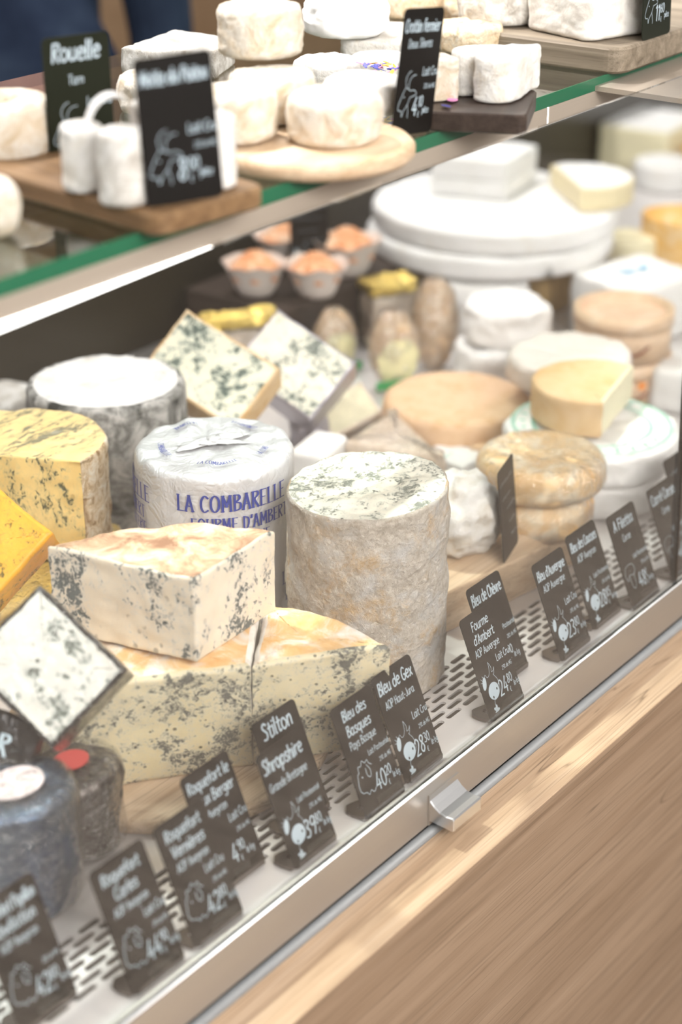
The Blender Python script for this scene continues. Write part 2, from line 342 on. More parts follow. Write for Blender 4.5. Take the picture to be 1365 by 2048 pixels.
def slab(pts, h, tags=None, bev=.003, nz=8, nr=10, amp=0, sc=80, seed=0, bulge=0, topf=None, kb=3, twist=0, ridges=0, bevtag=None, flare=0, wob=0):
    """a block on an outline: rounded rim, displaced by noise; returns verts, faces, face tags"""
    n = len(pts); tags = tags or ['side'] * n; N = outn(pts)
    c = sum((V(p) for p in pts), V((0, 0))) / n
    rows = []                                   # (inset, z, shrink, kind)
    for i in range(kb + 1):
        a = PI / 2 * i / kb; rows.append((bev * (1 - math.sin(a)), bev * (1 - math.cos(a)), 1, 's'))
    for i in range(1, nz): rows.append((0, bev + (h - 2 * bev) * i / nz, 1, 's'))
    for i in range(kb + 1):
        a = PI / 2 * i / kb; rows.append((bev * (1 - math.cos(a)), h - bev * (1 - math.sin(a)), 1, 's'))
    for i in range(1, nr): rows.append((bev, h, 1 - i / nr, 't'))
    vs, fs, ft = [], [], []
    for k, (ins, z, sh, kd) in enumerate(rows):
        for i in range(n):
            bl = bulge * math.sin(PI * z / h) - ins + flare * (z / h)
            x, y = pts[i][0] + N[i][0] * bl, pts[i][1] + N[i][1] * bl
            x, y = c.x + (x - c.x) * sh, c.y + (y - c.y) * sh
            zz = z
            if topf and z > h * .4: zz = z + topf(x, y) * (z / h)
            p = V((x, y, zz))
            nn = V((N[i][0], N[i][1], 0)) if kd == 's' else V((0, 0, 1))
            if kd == 's' and z > h - bev * .8: nn = (nn + V((0, 0, 1))).normalized()
            if amp: p += nn * amp * fbm(p, sc, seed)
            if wob: p += V((N[i][0], N[i][1], .4)) * wob * fbm(p, 22, seed + 5, 2)
            vs.append(p)
    R = len(rows)
    for k in range(R - 1):
        for i in range(n):
            j = (i + 1) % n; fs.append((k * n + i, k * n + j, (k + 1) * n + j, (k + 1) * n + i))
            kd = rows[k + 1][3]
            if kd == 't': ft.append('top')
            elif bevtag and rows[k][1] >= h - bev * 1.001 and kb > 1: ft.append(bevtag)
            else: ft.append(tags[i])
    vs.append(V((c.x, c.y, (h + (topf(c.x, c.y) if topf else 0)))) + V((0, 0, amp * fbm((c.x, c.y, h), sc, seed) if amp else 0)))
    for i in range(n): fs.append(((R - 1) * n + i, (R - 1) * n + (i + 1) % n, len(vs) - 1)); ft.append('top')
    vs.append(V((c.x, c.y, 0)))
    for i in range(n): fs.append(((i + 1) % n, i, len(vs) - 1)); ft.append('bottom')
    return vs, fs, ft
def pieces(root, vs, fs, ft, parts):
    """one mesh per part; parts: {tag: (part name, material)}"""
    names = []
    for t in parts.values():
        if t[0] not in names: names.append(t[0])
    out = []
    for nm in names:
        mats = []
        for p, m in parts.values():
            if p == nm and m not in mats: mats.append(m)
        idx, nv, nf, mi = {}, [], [], []
        for f, t in zip(fs, ft):
            if parts[t][0] != nm: continue
            q = []
            for i in f:
                if i not in idx: idx[i] = len(nv); nv.append(vs[i])
                q.append(idx[i])
            nf.append(tuple(q)); mi.append(mats.index(parts[t][1]))
        if nf: out.append(mesh(nm, nv, nf, mats, root, True, mi))
    return out
def thing(name, label, cat, loc, rz, sl, parts, group=None, mat4=None):
    """sl: result of slab(); parts: one material, or {tag: (part, material)}"""
    vs, fs, ft = sl
    if not isinstance(parts, dict): o = mesh(name, vs, fs, parts)
    elif len({p for p, _ in parts.values()}) == 1:
        o = pieces(None, vs, fs, ft, parts)[0]; o.name = name; o.data.name = name
    else: o = empty(name); pieces(o, vs, fs, ft, parts)
    o.location = loc; o.rotation_euler = (0, 0, rz)
    if mat4 is not None: o.matrix_world = mat4
    return tag(o, label, cat, group)
def frame4(o, x, z):                            # matrix from origin, x axis and normal
    z = z.normalized(); x = (x - z * x.dot(z)).normalized(); y = z.cross(x)
    return Matrix(((x.x, y.x, z.x, o.x), (x.y, y.y, z.y, o.y), (x.z, y.z, z.z, o.z), (0, 0, 0, 1)))
def disc_part(name, r, z, mat, parent, loc=(0, 0), r2=None, t=.0006, n=32):
    return MB().prism([(loc[0] + x, loc[1] + y) for x, y in circle(r, n, r2)], z, z + t).build(name, mat, parent)
# ------------------------------------------------------------------ lettering drawn with a pen
G = {'a': (44, '34 42 20 50 6 38 4 20 14 2 28 8 34 24|35 50 34 14 42 2'), 'b': (40, '6 76 6 4|6 28 18 46 32 40 36 22 26 4 12 2 6 12'), 'c': (38, '32 42 20 50 6 38 5 16 18 2 34 8'),
 'd': (42, '34 40 18 48 5 34 6 12 18 2 32 12|36 76 35 4'), 'e': (38, '6 26 32 30 30 44 18 50 6 36 6 14 18 2 34 8'), 'f': (28, '28 72 18 74 12 60 12 2|2 44 26 46'),
 'g': (40, '32 42 18 48 5 34 8 16 20 12 32 24|34 48 34 -8 24 -22 8 -18'), 'h': (38, '6 76 6 2|6 28 18 46 30 40 32 2'), 'i': (14, '6 48 6 2|5 64 8 67'), 'j': (20, '14 48 13 -10 4 -20|13 64 16 67'),
 'k': (36, '6 76 6 2|30 46 8 24 32 2'), 'l': (16, '6 76 6 8 12 2'), 'm': (54, '6 48 6 2|6 34 16 48 26 40 26 2|26 34 38 48 48 38 48 2'), 'n': (38, '6 48 6 2|6 32 18 48 30 40 32 2'),
 'o': (40, '20 50 6 40 4 20 16 2 32 10 36 30 20 50'), 'p': (40, '6 48 6 -24|6 34 18 48 34 40 34 16 20 4 6 12'), 'q': (42, '34 42 18 48 5 34 6 12 20 4 34 18|35 48 35 -24'), 'r': (28, '6 48 6 2|6 32 14 44 26 46'),
 's': (34, '30 44 16 50 8 40 28 18 20 2 4 8'), 't': (30, '14 68 13 12 20 2 28 6|2 46 28 48'), 'u': (40, '6 48 6 14 16 2 30 14 32 48|32 30 34 2'), 'v': (34, '4 48 16 2 30 48'), 'w': (48, '4 48 14 2 24 38 34 2 44 48'),
 'x': (34, '4 48 30 2|30 48 4 2'), 'y': (34, '4 48 16 12|30 48 16 -2 6 -22'), 'z': (36, '4 46 30 46 4 4 32 4'), 'é': (38, '6 26 32 30 30 44 18 50 6 36 6 14 18 2 34 8|14 60 28 72'), 'è': (38, '6 26 32 30 30 44 18 50 6 36 6 14 18 2 34 8|10 72 24 60'),
 'A': (42, '2 2 20 74|20 74 38 2|8 26 32 26'), 'B': (40, '6 74 6 2|6 74 26 72 30 56 8 40|8 40 34 34 34 10 6 2'), 'C': (42, '38 66 22 76 6 54 6 20 20 2 38 10'), 'D': (44, '6 74 6 2|6 74 32 64 38 36 28 8 6 2'), 'E': (38, '6 74 6 2|6 74 34 74|6 40 28 40|6 2 34 2'),
 'F': (36, '6 74 6 2|6 74 34 74|6 42 28 42'), 'G': (44, '38 66 20 76 5 52 6 18 22 2 38 12 38 34|38 34 24 34'), 'H': (44, '6 74 6 2|36 74 36 2|6 40 36 40'), 'I': (18, '8 74 8 2'), 'J': (30, '24 74 24 14 12 2 2 12'), 'L': (36, '6 74 6 2|6 2 32 2'),
 'M': (54, '6 2 8 74|8 74 26 24|26 24 44 74|44 74 47 2'), 'O': (48, '24 76 6 58 6 18 24 2 42 20 42 58 24 76'), 'P': (40, '6 74 6 2|6 74 30 72 36 54 24 38 6 38'), 'R': (40, '6 74 6 2|6 74 30 72 34 56 8 40|12 40 36 2'),
 'S': (40, '36 66 20 76 8 60 32 30 26 6 4 8'), 'T': (42, '2 74 40 74|21 74 21 2'), 'U': (46, '6 74 6 18 22 2 38 18 38 74'), 'V': (42, '2 74 20 2|20 2 38 74'), 'N': (44, '6 2 6 74|6 74 36 2|36 2 36 74'),
 '0': (40, '20 74 6 54 6 20 20 2 34 20 34 54 20 74'), '1': (26, '6 60 18 74|18 74 18 2'), '2': (40, '6 60 18 74 34 60 28 36 4 4|4 4 36 4'), '3': (40, '6 70 22 74 34 58 18 42|18 42 34 24 24 4 4 8'), '4': (42, '26 74 4 24|4 24 38 24|28 44 28 2'),
 '5': (40, '34 74 10 74|10 74 8 46 26 46 34 24 22 2 4 8'), '6': (40, '30 72 10 48 6 18 20 2 34 18 26 38 8 30'), '7': (38, '4 74 36 74|36 74 16 2'), '8': (40, '20 74 8 60 32 24 20 2 6 20 32 60 20 74'), '9': (40, '34 50 18 40 6 56 18 74 34 66 32 30 22 2'),
 '€': (40, '34 66 20 74 8 52 8 22 22 2 34 8|2 46 26 46|2 32 24 32'), '%': (40, '34 74 6 2|10 72 4 60 14 60 10 72|30 16 24 6 34 6 30 16'), "'": (12, '7 76 4 60'), '-': (26, '4 30 20 30'), ' ': (20, '')}
def smooth(pts, k=5):
    if len(pts) < 3: return pts
    out = []; n = len(pts); closed = pts[0] == pts[-1]
    for i in range(n - 1):
        p0 = pts[i - 1] if i else (pts[-2] if closed else pts[0]); p1, p2 = pts[i], pts[i + 1]; p3 = pts[i + 2] if i + 2 < n else (pts[1] if closed else pts[-1])
        for s in range(k):
            t = s / k
            out.append(tuple(.5 * (2 * b + (c - a) * t + (2 * a - 5 * b + 4 * c - d) * t * t + (3 * b - a - 3 * c + d) * t ** 3) for a, b, c, d in zip(p0, p1, p2, p3)))
    out.append(pts[-1]); return out
class Pen:
    def __init__(s): s.v = []; s.f = []
    def stroke(s, pts, w, pen=None):
        pts = [V(p) for p in pts]; b = len(s.v); n = len(pts)
        if n < 2: return
        d0 = (pts[1] - pts[0]).normalized(); d1 = (pts[-1] - pts[-2]).normalized()
        pts = [pts[0] - d0 * w * .3] + pts + [pts[-1] + d1 * w * .3]; n += 2
        for i, p in enumerate(pts):
            d = pts[min(i + 1, n - 1)] - pts[max(i - 1, 0)]
            if d.length < 1e-9: d = V((1, 0))
            d.normalize(); q = V((-d.y, d.x)); ww = w if pen is None else w * (pen + (1 - pen) * abs(d.y))
            if pen is None and i in (0, n - 1): ww *= .55
            s.v += [p + q * ww / 2, p - q * ww / 2]
        for i in range(n - 1): s.f.append((b + 2 * i + 1, b + 2 * i + 3, b + 2 * i + 2, b + 2 * i))
    def blob(s, cx, cy, rx, ry, rot=0, k=20):
        b = len(s.v); c, sn = math.cos(rot), math.sin(rot)
        for i in range(k):
            x, y = rx * math.cos(2 * PI * i / k), ry * math.sin(2 * PI * i / k); s.v.append(V((cx + x * c - y * sn, cy + x * sn + y * c)))
        s.f.append(tuple(range(b, b + k)))
    def text(s, t, x, y, size, weight=.11, align='l', pen=None, slant=.08, tilt=0.0, cond=.86, serif=False, maxw=None):
        wid = sum(G[c][0] for c in t) * size / 75 * cond
        if maxw and wid > maxw: cond *= maxw / wid; wid = maxw
        if align == 'c': x -= wid / 2
        if align == 'r': x -= wid
        k = size / 75; cx = 0
        for c in t:
            jy = 0 if serif else random.uniform(-2.0, 2.0)
            for st in G[c][1].split('|'):
                q = [float(z) for z in st.split()]
                if not q: continue
                pts = smooth([(q[i], q[i + 1]) for i in range(0, len(q), 2)])
                P = [((cx + px) * k * cond + slant * (py + jy) * k, (py + jy) * k) for px, py in pts]
                P = [(x + a, y + b + a * tilt) for a, b in P]
                s.stroke(P, size * weight, pen)
                if serif:
                    for e, nb in ((P[0], P[1]), (P[-1], P[-2])):
                        if abs(e[1] - nb[1]) > abs(e[0] - nb[0]) * 1.2: s.stroke([(e[0] - size * .10, e[1]), (e[0] + size * .10, e[1])], size * .045)
            cx += G[c][0] + (2 if not serif else 7)
        return x + wid
    def build(s, name, mat, parent, mp): return mesh(name, [mp(v.x, v.y) for v in s.v], s.f, mat, parent, False)
# ------------------------------------------------------------------ the setting: counter, deck, glass, shelf, shop
X0, X1 = .40, 3.9
LEDGE, EDGE = -.035, .6439
st = lambda o: tag(o, kind='structure')
floor = st(empty('floor', (0, 0, -.85)))
MB().box(-.6, 7.2, -5.2, .64, -.03, -.012).build('floor_base', M['grout'], floor)
for i in range(44):
    for j, (a, b) in enumerate(((-5.0, -2.603), (-2.597, -1.403), (-1.397, -.203), (-.197, .62))):
        x = .29 + .145 * (i - 2)
        MB().prism([(x + .003, a), (x + .142, a), (x + .142, b), (x + .003, b)], -.012, 0, .002).build('plank', M['floor_wood'], floor)
wb = st(MB().box(-1.5, 7, 3.2, 3.3, -.85, 1.6).build('wall_back', M['wall_brown']))
bf = st(MB().box(-1.5, 7, 1.46, 3.2, -.90, -.86).build('floor_staff', M['wall_brown']))
cn = st(empty('counter'))
tag(MB().box(X0, X1, EDGE + .0008, .668, -.85, LEDGE - .0022).build('front_panel', M['panel_wood'], cn))
MB().prism([(X0, EDGE), (X1, EDGE), (X1, .699), (X0, .699)], LEDGE - .0012, LEDGE, .0003).build('ledge', M['ledge_wood'], cn)
MB().box(X0, X1, EDGE + .004, .699, LEDGE - .02, LEDGE - .0013).build('ledge_core', M['black_gap'], cn)  # black, so the joint below the ledge has its shade painted in
rail = st(empty('trim_1'))
b = MB().box(X0, X1, .690, .6925, -.025, .0115).box(X0, X1, .6955, .698, -.025, .0115).box(X0, X1, .6925, .6955, -.025, .002); b.build('rail_profile', M['alu'], rail)
MB().tube([(X0, .6912, .0115), (X1, .6912, .0115)], .0014, 8).build('rail_lip', M['handle'], rail, True)
MB().box(X0, X1, .694, .699, LEDGE, -.025).build('shadow_gap', M['black_gap'], rail)  # black strip standing in for the shade under the rail
MB().tube([(X0, .6895, -.0322), (X1, .6895, -.0322)], .0042, 10).build('gasket', M['grey_trim'], rail, True)
# deck: perforated steel plate along the front, plain plate behind
deck = st(empty('deck'))
PX, PY, YS, NR = .0243, .0074, .7365, 7
pv, pf = [], []
def stad(cx, cy, L, W, k=4):
    p = []
    for sx, a0 in ((1, -90), (-1, 90)):
        for i in range(k + 1):
            a = math.radians(a0 + 180 * i / k); p.append((cx + sx * (L - W) / 2 + W / 2 * math.cos(a), cy + W / 2 * math.sin(a)))
    return p
nx = int((2.6 - X0) / PX)
for r in range(NR):
    for i in range(nx):
        cx, cy = X0 + PX * (i + .5 + (.5 if r % 2 else 0)), YS + PY * (r + .5)
        s_ = stad(cx, cy, .0195, .0049); bidx = len(pv); n_ = len(s_)
        o_ = []
        for (x, y) in s_:
            dx, dy = x - cx, y - cy; k_ = min(PX / 2 / abs(dx) if abs(dx) > 1e-9 else 99, PY / 2 / abs(dy) if abs(dy) > 1e-9 else 99)
            o_.append((cx + dx * k_, cy + dy * k_))
        pv += [V((x, y, 0)) for x, y in s_] + [V((x, y, 0)) for x, y in o_] + [V((x, y, -.002)) for x, y in s_]
        for q in range(n_):
            j = (q + 1) % n_
            pf += [(bidx + q, bidx + n_ + q, bidx + n_ + j, bidx + j), (bidx + 2 * n_ + q, bidx + q, bidx + j, bidx + 2 * n_ + j)]
        # corners of the cell
        for (sx, sy) in ((1, 1), (1, -1), (-1, 1), (-1, -1)):
            c_ = V((cx + sx * PX / 2, cy + sy * PY / 2, 0))
            on = [k for k in range(n_) if abs(abs(o_[k][0] - cx) - PX / 2) < 1e-7 and (o_[k][0] - cx) * sx > 0]
            on2 = [k for k in range(n_) if abs(abs(o_[k][1] - cy) - PY / 2) < 1e-7 and (o_[k][1] - cy) * sy > 0]
            if on and on2:
                a = max(on, key=lambda k: (o_[k][1] - cy) * sy); d = max(on2, key=lambda k: (o_[k][0] - cx) * sx)
                if a != d:
                    pv.append(c_); t_ = (bidx + n_ + a, len(pv) - 1, bidx + n_ + d); pf.append(t_ if sx * sy > 0 else t_[::-1])
mesh('perforated_plate', pv, pf, M['steel'], deck, False)
YE = YS + NR * PY
MB().box(X0, 2.61, .698, YS, -.002, 0).build('front_plate', M['steel'], deck)
MB().box(X0, X1, YE, 1.50, -.002, 0).build('rear_plate', M['steel'], deck)
MB().box(2.59, X1, .698, YE, -.002, 0).build('end_plate', M['steel'], deck)
MB().box(X0, X1, .70, 1.50, -.03, -.022).build('trough', M['trough'], deck)
st(MB().box(X0, X1, 1.50, 1.53, -.85, .27).build('wall_case', M['back_panel']))
# front glass: two panes leaning back to the shelf, butt-jointed
def gl(name, xa, xb):
    (y0, z0), (y1, z1) = (.6928, .003), (.7102, .4620)
    v = [V((x, y + dy, z)) for dy in (0, .003) for x, y, z in ((xa, y0, z0), (xb, y0, z0), (xb, y1, z1), (xa, y1, z1))]
    f = [(0, 1, 2, 3), (7, 6, 5, 4), (0, 4, 5, 1), (1, 5, 6, 2), (2, 6, 7, 3), (3, 7, 4, 0)]
    return mesh(name, v, f, M['glass'], None, False)
JX = aty(1352, 1010, .70).x
st(gl('window_1', X0, JX - .0018)); st(gl('window_2', JX + .0018, X1))
st(MB().box(-.0016, .0016, -.0002, .0034, 0, .459).xf(rotm(-math.atan2(.0174, .459)), (JX, .6928, .003)).build('trim_2', M['dark_metal']))
# glass shelf with its green front edge, profile and lamp
sh = st(empty('glass_shelf'))
SY = .789
MB().box(X0, 2.3, SY + .0012, 1.16, SHELF - .010, SHELF).build('glass_plate', M['shelf_glass'], sh)
MB().box(X0, 2.3, SY, SY + .0012, SHELF - .010, SHELF).build('glass_edge', M['glass_edge'], sh)
jx = at(1100, 230, SHELF - .016).x
for xa, xb in ((X0, jx - .0012), (jx + .0012, 2.3)): MB().box(xa, xb, SY, SY + .006, SHELF - .024, SHELF - .0102).build('front_profile', M['profile'], sh)
MB().box(jx - .0012, jx + .0012, SY + .001, SY + .005, SHELF - .024, SHELF - .0102).build('joint_cover', M['led'], sh)  # glowing sliver stands in for light leaking through the profile joint
MB().tube([(X0, SY + .001, SHELF - .0238), (2.3, SY + .001, SHELF - .0238)], .0008, 6).build('profile_lip', M['handle'], sh, True)
v = [V(p) for p in ((X0, SY - .001, SHELF - .0365), (.925, SY - .001, SHELF - .0242), (.925, SY + .004, SHELF - .0242), (X0, SY + .004, SHELF - .0365), (X0, SY - .001, SHELF - .024), (.925, SY - .001, SHELF - .024), (.925, SY + .004, SHELF - .024), (X0, SY + .004, SHELF - .024))]
mesh('light_strip', v, [(3, 2, 1, 0), (4, 5, 6, 7), (0, 1, 5, 4), (1, 2, 6, 5), (2, 3, 7, 6), (3, 0, 4, 7)], M['led'], sh, False)
lamp = tag(empty('strip_lamp', (0, .94, SHELF - .022)), 'slim aluminium strip lamp fixed under the glass shelf', 'lamp')
MB().box(X0, 2.3, -.014, .014, .003, .0118).box(X0, 2.3, -.014, -.0112, -.002, .003).box(X0, 2.3, .0112, .014, -.002, .003).build('housing', M['grey_paint'], lamp)
MB().box(X0, 2.3, -.010, .010, 0, .003).build('diffuser', M['led'], lamp)
br = tag(empty('shelf_bracket', at(1330, 172, .44)), 'pale steel bracket below the right end of the glass shelf', 'bracket')
MB().box(-.05, .16, -.05, .05, 0, .004).build('plate', M['profile'], br); MB().box(.14, .16, -.004, .004, -.2, 0).build('stem', M['profile'], br)
# sliding handle on the rail
hd = tag(empty('pull_handle', (1.034, .690, -.0225)), 'short satin aluminium pull handle on the front rail', 'handle')
prof = [(0, .001), (-.0215, .0), (-.0225, .001), (-.0225, .0105), (-.0215, .0118), (-.016, .0112), (-.010, .0125), (-.005, .0155), (-.001, .0195), (0, .020)]
hv, hf = [], []
for x in (0, .0008, .0362, .037): 
    e = .0006 if x in (0, .037) else 0
    hv += [V((x, min(y + e, 0), z + (e if z < .006 else -e))) for y, z in prof]
n_ = len(prof)
for k in range(3):
    for i in range(n_): hf.append((k * n_ + i, k * n_ + (i + 1) % n_, (k + 1) * n_ + (i + 1) % n_, (k + 1) * n_ + i))
hf += [tuple(reversed(range(n_))), tuple(3 * n_ + i for i in range(n_))]
mesh('grip', hv, [f[::-1] for f in hf], M['handle'], hd, False)
MB().box(-.001, .038, -.0012, 0, -.002, .024).build('mounting_plate', M['alu'], hd)
# ------------------------------------------------------------------ price cards
def draw(pen, kind, x, y, s):
    q = lambda pts: [(x + a * s / 100, y + b * s / 100) for a, b in pts]
    if kind == 'cow':
        pen.stroke(q(smooth([(18, 88), (26, 78), (34, 86), (42, 74), (54, 78), (62, 92), (66, 116)])), .35)
        pen.stroke(q(smooth([(66, 116), (74, 96), (70, 82), (82, 84), (88, 92), (80, 74), (74, 72)])), .35)
        pen.stroke(q(smooth([(74, 72), (88, 48), (86, 20), (66, 0), (44, -4)])), .35)
        pen.blob(x + .20 * s, y + .62 * s, .10 * s, .21 * s, -.35); pen.stroke(q([(8, 82), (14, 74)]), .35); pen.stroke(q([(4, 70), (12, 68)]), .35)
        pen.blob(x + .54 * s, y + .24 * s, .29 * s, .27 * s, .5)
        pen.stroke(q(smooth([(44, -4), (40, -16), (42, -26)])), .35)
        for a in range(5): pen.blob(x + (.40 + .06 * math.cos(a * 1.257)) * s, y + (-.36 + .09 * math.sin(a * 1.257)) * s, .05 * s, .09 * s, a * 1.257 + PI / 2)
    elif kind == 'sheep':
        pen.stroke(q(smooth([(34, 10), (18, 14), (10, 30), (14, 50), (20, 70), (26, 72), (30, 90), (42, 88), (52, 100), (62, 90), (74, 94), (78, 82), (88, 74)])), .5)
        pen.stroke(q(smooth([(66, 82), (76, 62), (70, 44), (58, 52), (58, 74)])), .5)
        pen.stroke(q(smooth([(34, 10), (42, 0), (54, 8), (64, -2), (80, 8)])), .5); pen.stroke(q([(34, 58), (36, 55)]), .9)
    elif kind == 'lamb':
        pen.stroke(q(smooth([(20, 40), (10, 62), (22, 86), (50, 92), (72, 84), (76, 64), (60, 52), (34, 56), (20, 40)])), .35)
        pen.stroke(q(smooth([(34, 56), (36, 20), (48, 4), (62, 18), (62, 52)])), .35); pen.stroke(q([(44, 70), (46, 70)]), .5)
    else:
        pen.stroke(q(smooth([(60, 62), (40, 70), (22, 46), (10, 22), (14, 10), (28, 8), (31, -8), (38, 8), (54, 24), (64, 44)])), .42)
        pen.stroke(q(smooth([(64, 44), (92, 50), (82, 62), (60, 62)])), .42); pen.stroke(q(smooth([(42, 70), (36, 92), (46, 110), (60, 116)])), .42); pen.stroke(q(smooth([(54, 66), (54, 88), (68, 102), (84, 104)])), .42)
        pen.stroke(q([(34, 47), (36, 45)]), .8); pen.stroke(q(smooth([(54, 24), (60, 4), (60, -12)])), .42)
CW, CH = 48.5, 86.0
def card(label, base, ang, lean, title, region=(), extra=(), price=None, kind=None, roll=0, stand=True, mat='tag', group='price cards', tsize=9.5, foot=-1, unit='le kg', milk='Lait Cru', fat='29% de MG', wt=.125, scribble=False):
    """base: where the middle of the lower edge stands; ang: turn about the vertical; lean: lean away from the customer"""
    c = tag(empty('price_card', base), label, 'price card', group)
    R3 = Matrix.Rotation(ang, 3, 'Z') @ Matrix.Rotation(-lean, 3, 'X') @ Matrix.Rotation(roll, 3, 'Y')
    mp = lambda x, y, o=0: R3 @ V((x / 1000, -o / 1000, y / 1000))
    b = MB().prism(rrect(CW, CH, 4, 5, 0, CH / 2), -.35, .35, .12)
    pan = mesh('panel', [mp(v.x, v.y, v.z) for v in b.v], b.f, M[mat], c, False)
    p = Pen(); y = 72 if len(title) > 1 else 70
    for t in title:
        p.text(t, -1.6, y, tsize, wt, 'c', None, .1, 0, .92, maxw=40); y -= tsize * 1.45
    y += tsize * .2
    for t in region: p.text(t, -2, y, 6.2, .10, 'c', maxw=38); y -= 9
    if milk: p.text(milk, 22.5, 40, 6.0 if 'Past' not in milk else 4.2, .10, 'r', maxw=26)
    if fat: p.text(fat, 21.5, 31, 3.4, .09, 'r', maxw=20)
    if price:
        x = p.text(price[0], -3.5, 13, 13, .095, 'l', maxw=14); x2 = p.text(price[1], x + .8, 18.5, 7.5, .10, maxw=8); p.text('€', x + 1.5, 11.5, 4, .1)
        p.text(unit, x2 + .3, 14, 4.8, .10, maxw=7.5)
    if scribble:
        for yy, sz, x0, x1 in ((70, 7, -20, 18), (56, 4, -16, 10), (44, 4, -4, 20), (30, 3, 0, 18), (16, 6, 4, 20)):
            p.stroke(smooth([(x0 + (x1 - x0) * i / 22, yy + sz * .5 * (i % 2) * random.random()) for i in range(23)], 3), .3)
    p.build('lettering', M['print'], pan, lambda x, y: mp(x, y, .5))
    if kind:
        d = Pen(); draw(d, kind, -23, 15, 25); d.build('animal_drawing', M['print'], pan, lambda x, y: mp(x, y, .5))
        if kind == 'cow':
            e = Pen()
            for ex, ey in ((-12.2, 16.6), (-5.4, 21.2)): e.blob(ex, ey, .8, 1.1)
            e.build('muzzle_dots', M[mat], pan, lambda x, y: mp(x, y, .58))
    if stand:
        Rz = Matrix.Rotation(ang, 3, 'Z')
        s = MB()
        outer = [V(q) for q in ((-26, 1.5), (20, 1.5), (20, 8), (-17, 20), (-21, 20.5), (-26.5, 16.5), (-27.5, 10))]
        inner = [V(q) for q in ((-16, 6), (6, 6), (6, 7), (2, 8.5), (-15, 14), (-18, 12), (-18, 9))]
        n = len(outer)
        s.v = [V((q.x, q.y, z)) for z in (.4, 2.6) for q in outer] + [V((q.x, q.y, z)) for z in (.4, 2.6) for q in inner]
        for i in range(n):
            j = (i + 1) % n
            s.f += [(i, j, n + j, n + i), (n + i, n + j, 3 * n + j, 3 * n + i), (3 * n + i, 3 * n + j, 2 * n + j, 2 * n + i), (2 * n + i, 2 * n + j, j, i)]
        mesh('foot', [Rz @ (v / 1000) for v in s.v], s.f, M['dark_metal'], c, False)
        k = MB().prism(rrect(28, 9, 1, 3, 7, 5), .6, 1.0)
        mesh('clip', [mp(v.x, v.y, v.z) for v in k.v], k.f, M['clear'], c, False)
        k = MB().box(-20, 22, -1.2, 1.6, .2, 4.5)
        mesh('clip_bar', [Rz @ (v / 1000) for v in k.v], k.f, M['dark_metal'], c, False)
    return c
LEAN = math.radians(23)
def front_card(px, py, label, dy=0, **k): return card(label, at(px, py, .0005) + V((0, dy, 0)), k.pop('ang', 0), k.pop('lean', LEAN), **k)
front_card(100, 2030, 'dark price card reading Roquefort Papillon, nearest the lower left corner', title=['Roquefort Papillon', 'Révélation'], region=['AOP Aveyron'], price=('42', '80'), kind='sheep', milk=None, fat='20% de MG', tsize=8)
front_card(320, 1955, 'dark price card reading Roquefort Carles above 44 euros', title=['Roquefort', 'Carles'], region=['AOP Aveyron'], price=('44', '90'), kind='sheep', tsize=8)
front_card(440, 1862, 'dark price card reading Roquefort Vernières above 42 euros', title=['Roquefort', 'Vernières'], region=['AOP Aveyron'], price=('42', '80'), kind='sheep', tsize=8)
front_card(487, 1757, 'dark price card reading Roquefort le vieux Berger, standing behind its neighbour', title=['Roquefort le', 'vieux Berger'], region=['Aveyron'], price=('4', '90'), tsize=8)
front_card(632, 1709, 'dark price card reading Shropshire with a cow drawing above 39,80', title=['Shropshire'], region=['Grande Bretagne'], price=('39', '80'), kind='cow', milk='Lait Pasteurisé', tsize=10.5)
front_card(620, 1642, 'dark price card reading Stilton, half hidden behind the card below it', title=['Stilton'], region=[], price=None, milk=None, fat=None, tsize=12)
front_card(772, 1610, 'dark price card reading Bleu des Basques with a sheep drawing', title=['Bleu des', 'Basques'], region=['Pays Basque'], price=('40', '20'), kind='sheep', milk='Lait Pasteurisé', tsize=8)
front_card(850, 1542, 'dark price card reading Bleu de Gex with a cow drawing above 28,30', title=['Bleu de Gex'], region=['AOP Haut-Jura'], price=('28', '30'), kind='cow')
front_card(1016, 1420, 'dark price card reading Fourme d\'Ambert, foremost of an overlapping pair', title=['Fourme', "d'Ambert"], region=['AOP Auvergne'], price=('24', '80'), kind='cow', tsize=7.6)
front_card(1030, 1356, 'dark price card reading Bleu de Chèvre behind the card for Fourme', dy=.002, title=['Bleu de Chèvre'], region=['lines'], price=('2', '90'), milk='Lait Pasteurisé', fat='28% de MG')
front_card(1152, 1302, "dark price card reading Bleu d'Auvergne with a cow above 23,80", title=["Bleu d'Auvergne"], region=['AOP Auvergne'], price=('23', '80'), kind='cow', tsize=8.5)
front_card(1215, 1241, 'dark price card reading Bleu des Causses with a cow above 28,85', title=['Bleu des Causses'], region=['AOP Aveyron'], price=('28', '85'), kind='cow', milk='Lait Pasteurisé', tsize=8.5)
front_card(1293, 1200, 'dark price card reading A Filetta, left one of two joined cards', title=['A Filetta'], region=['Corse'], price=('48', '€'), kind='lamb', milk='Lait Pasteurisé')
front_card(1370, 1142, 'dark price card reading Carré Corse, right one of two joined cards', title=['Carré Corse'], region=['Corse'], price=('46', '90'), kind='lamb', milk='Lait Pasteurisé')
front_card(1400, 1078, 'dark price card cut off by the right edge behind the glass joint', title=[], milk=None, fat=None, scribble=True)
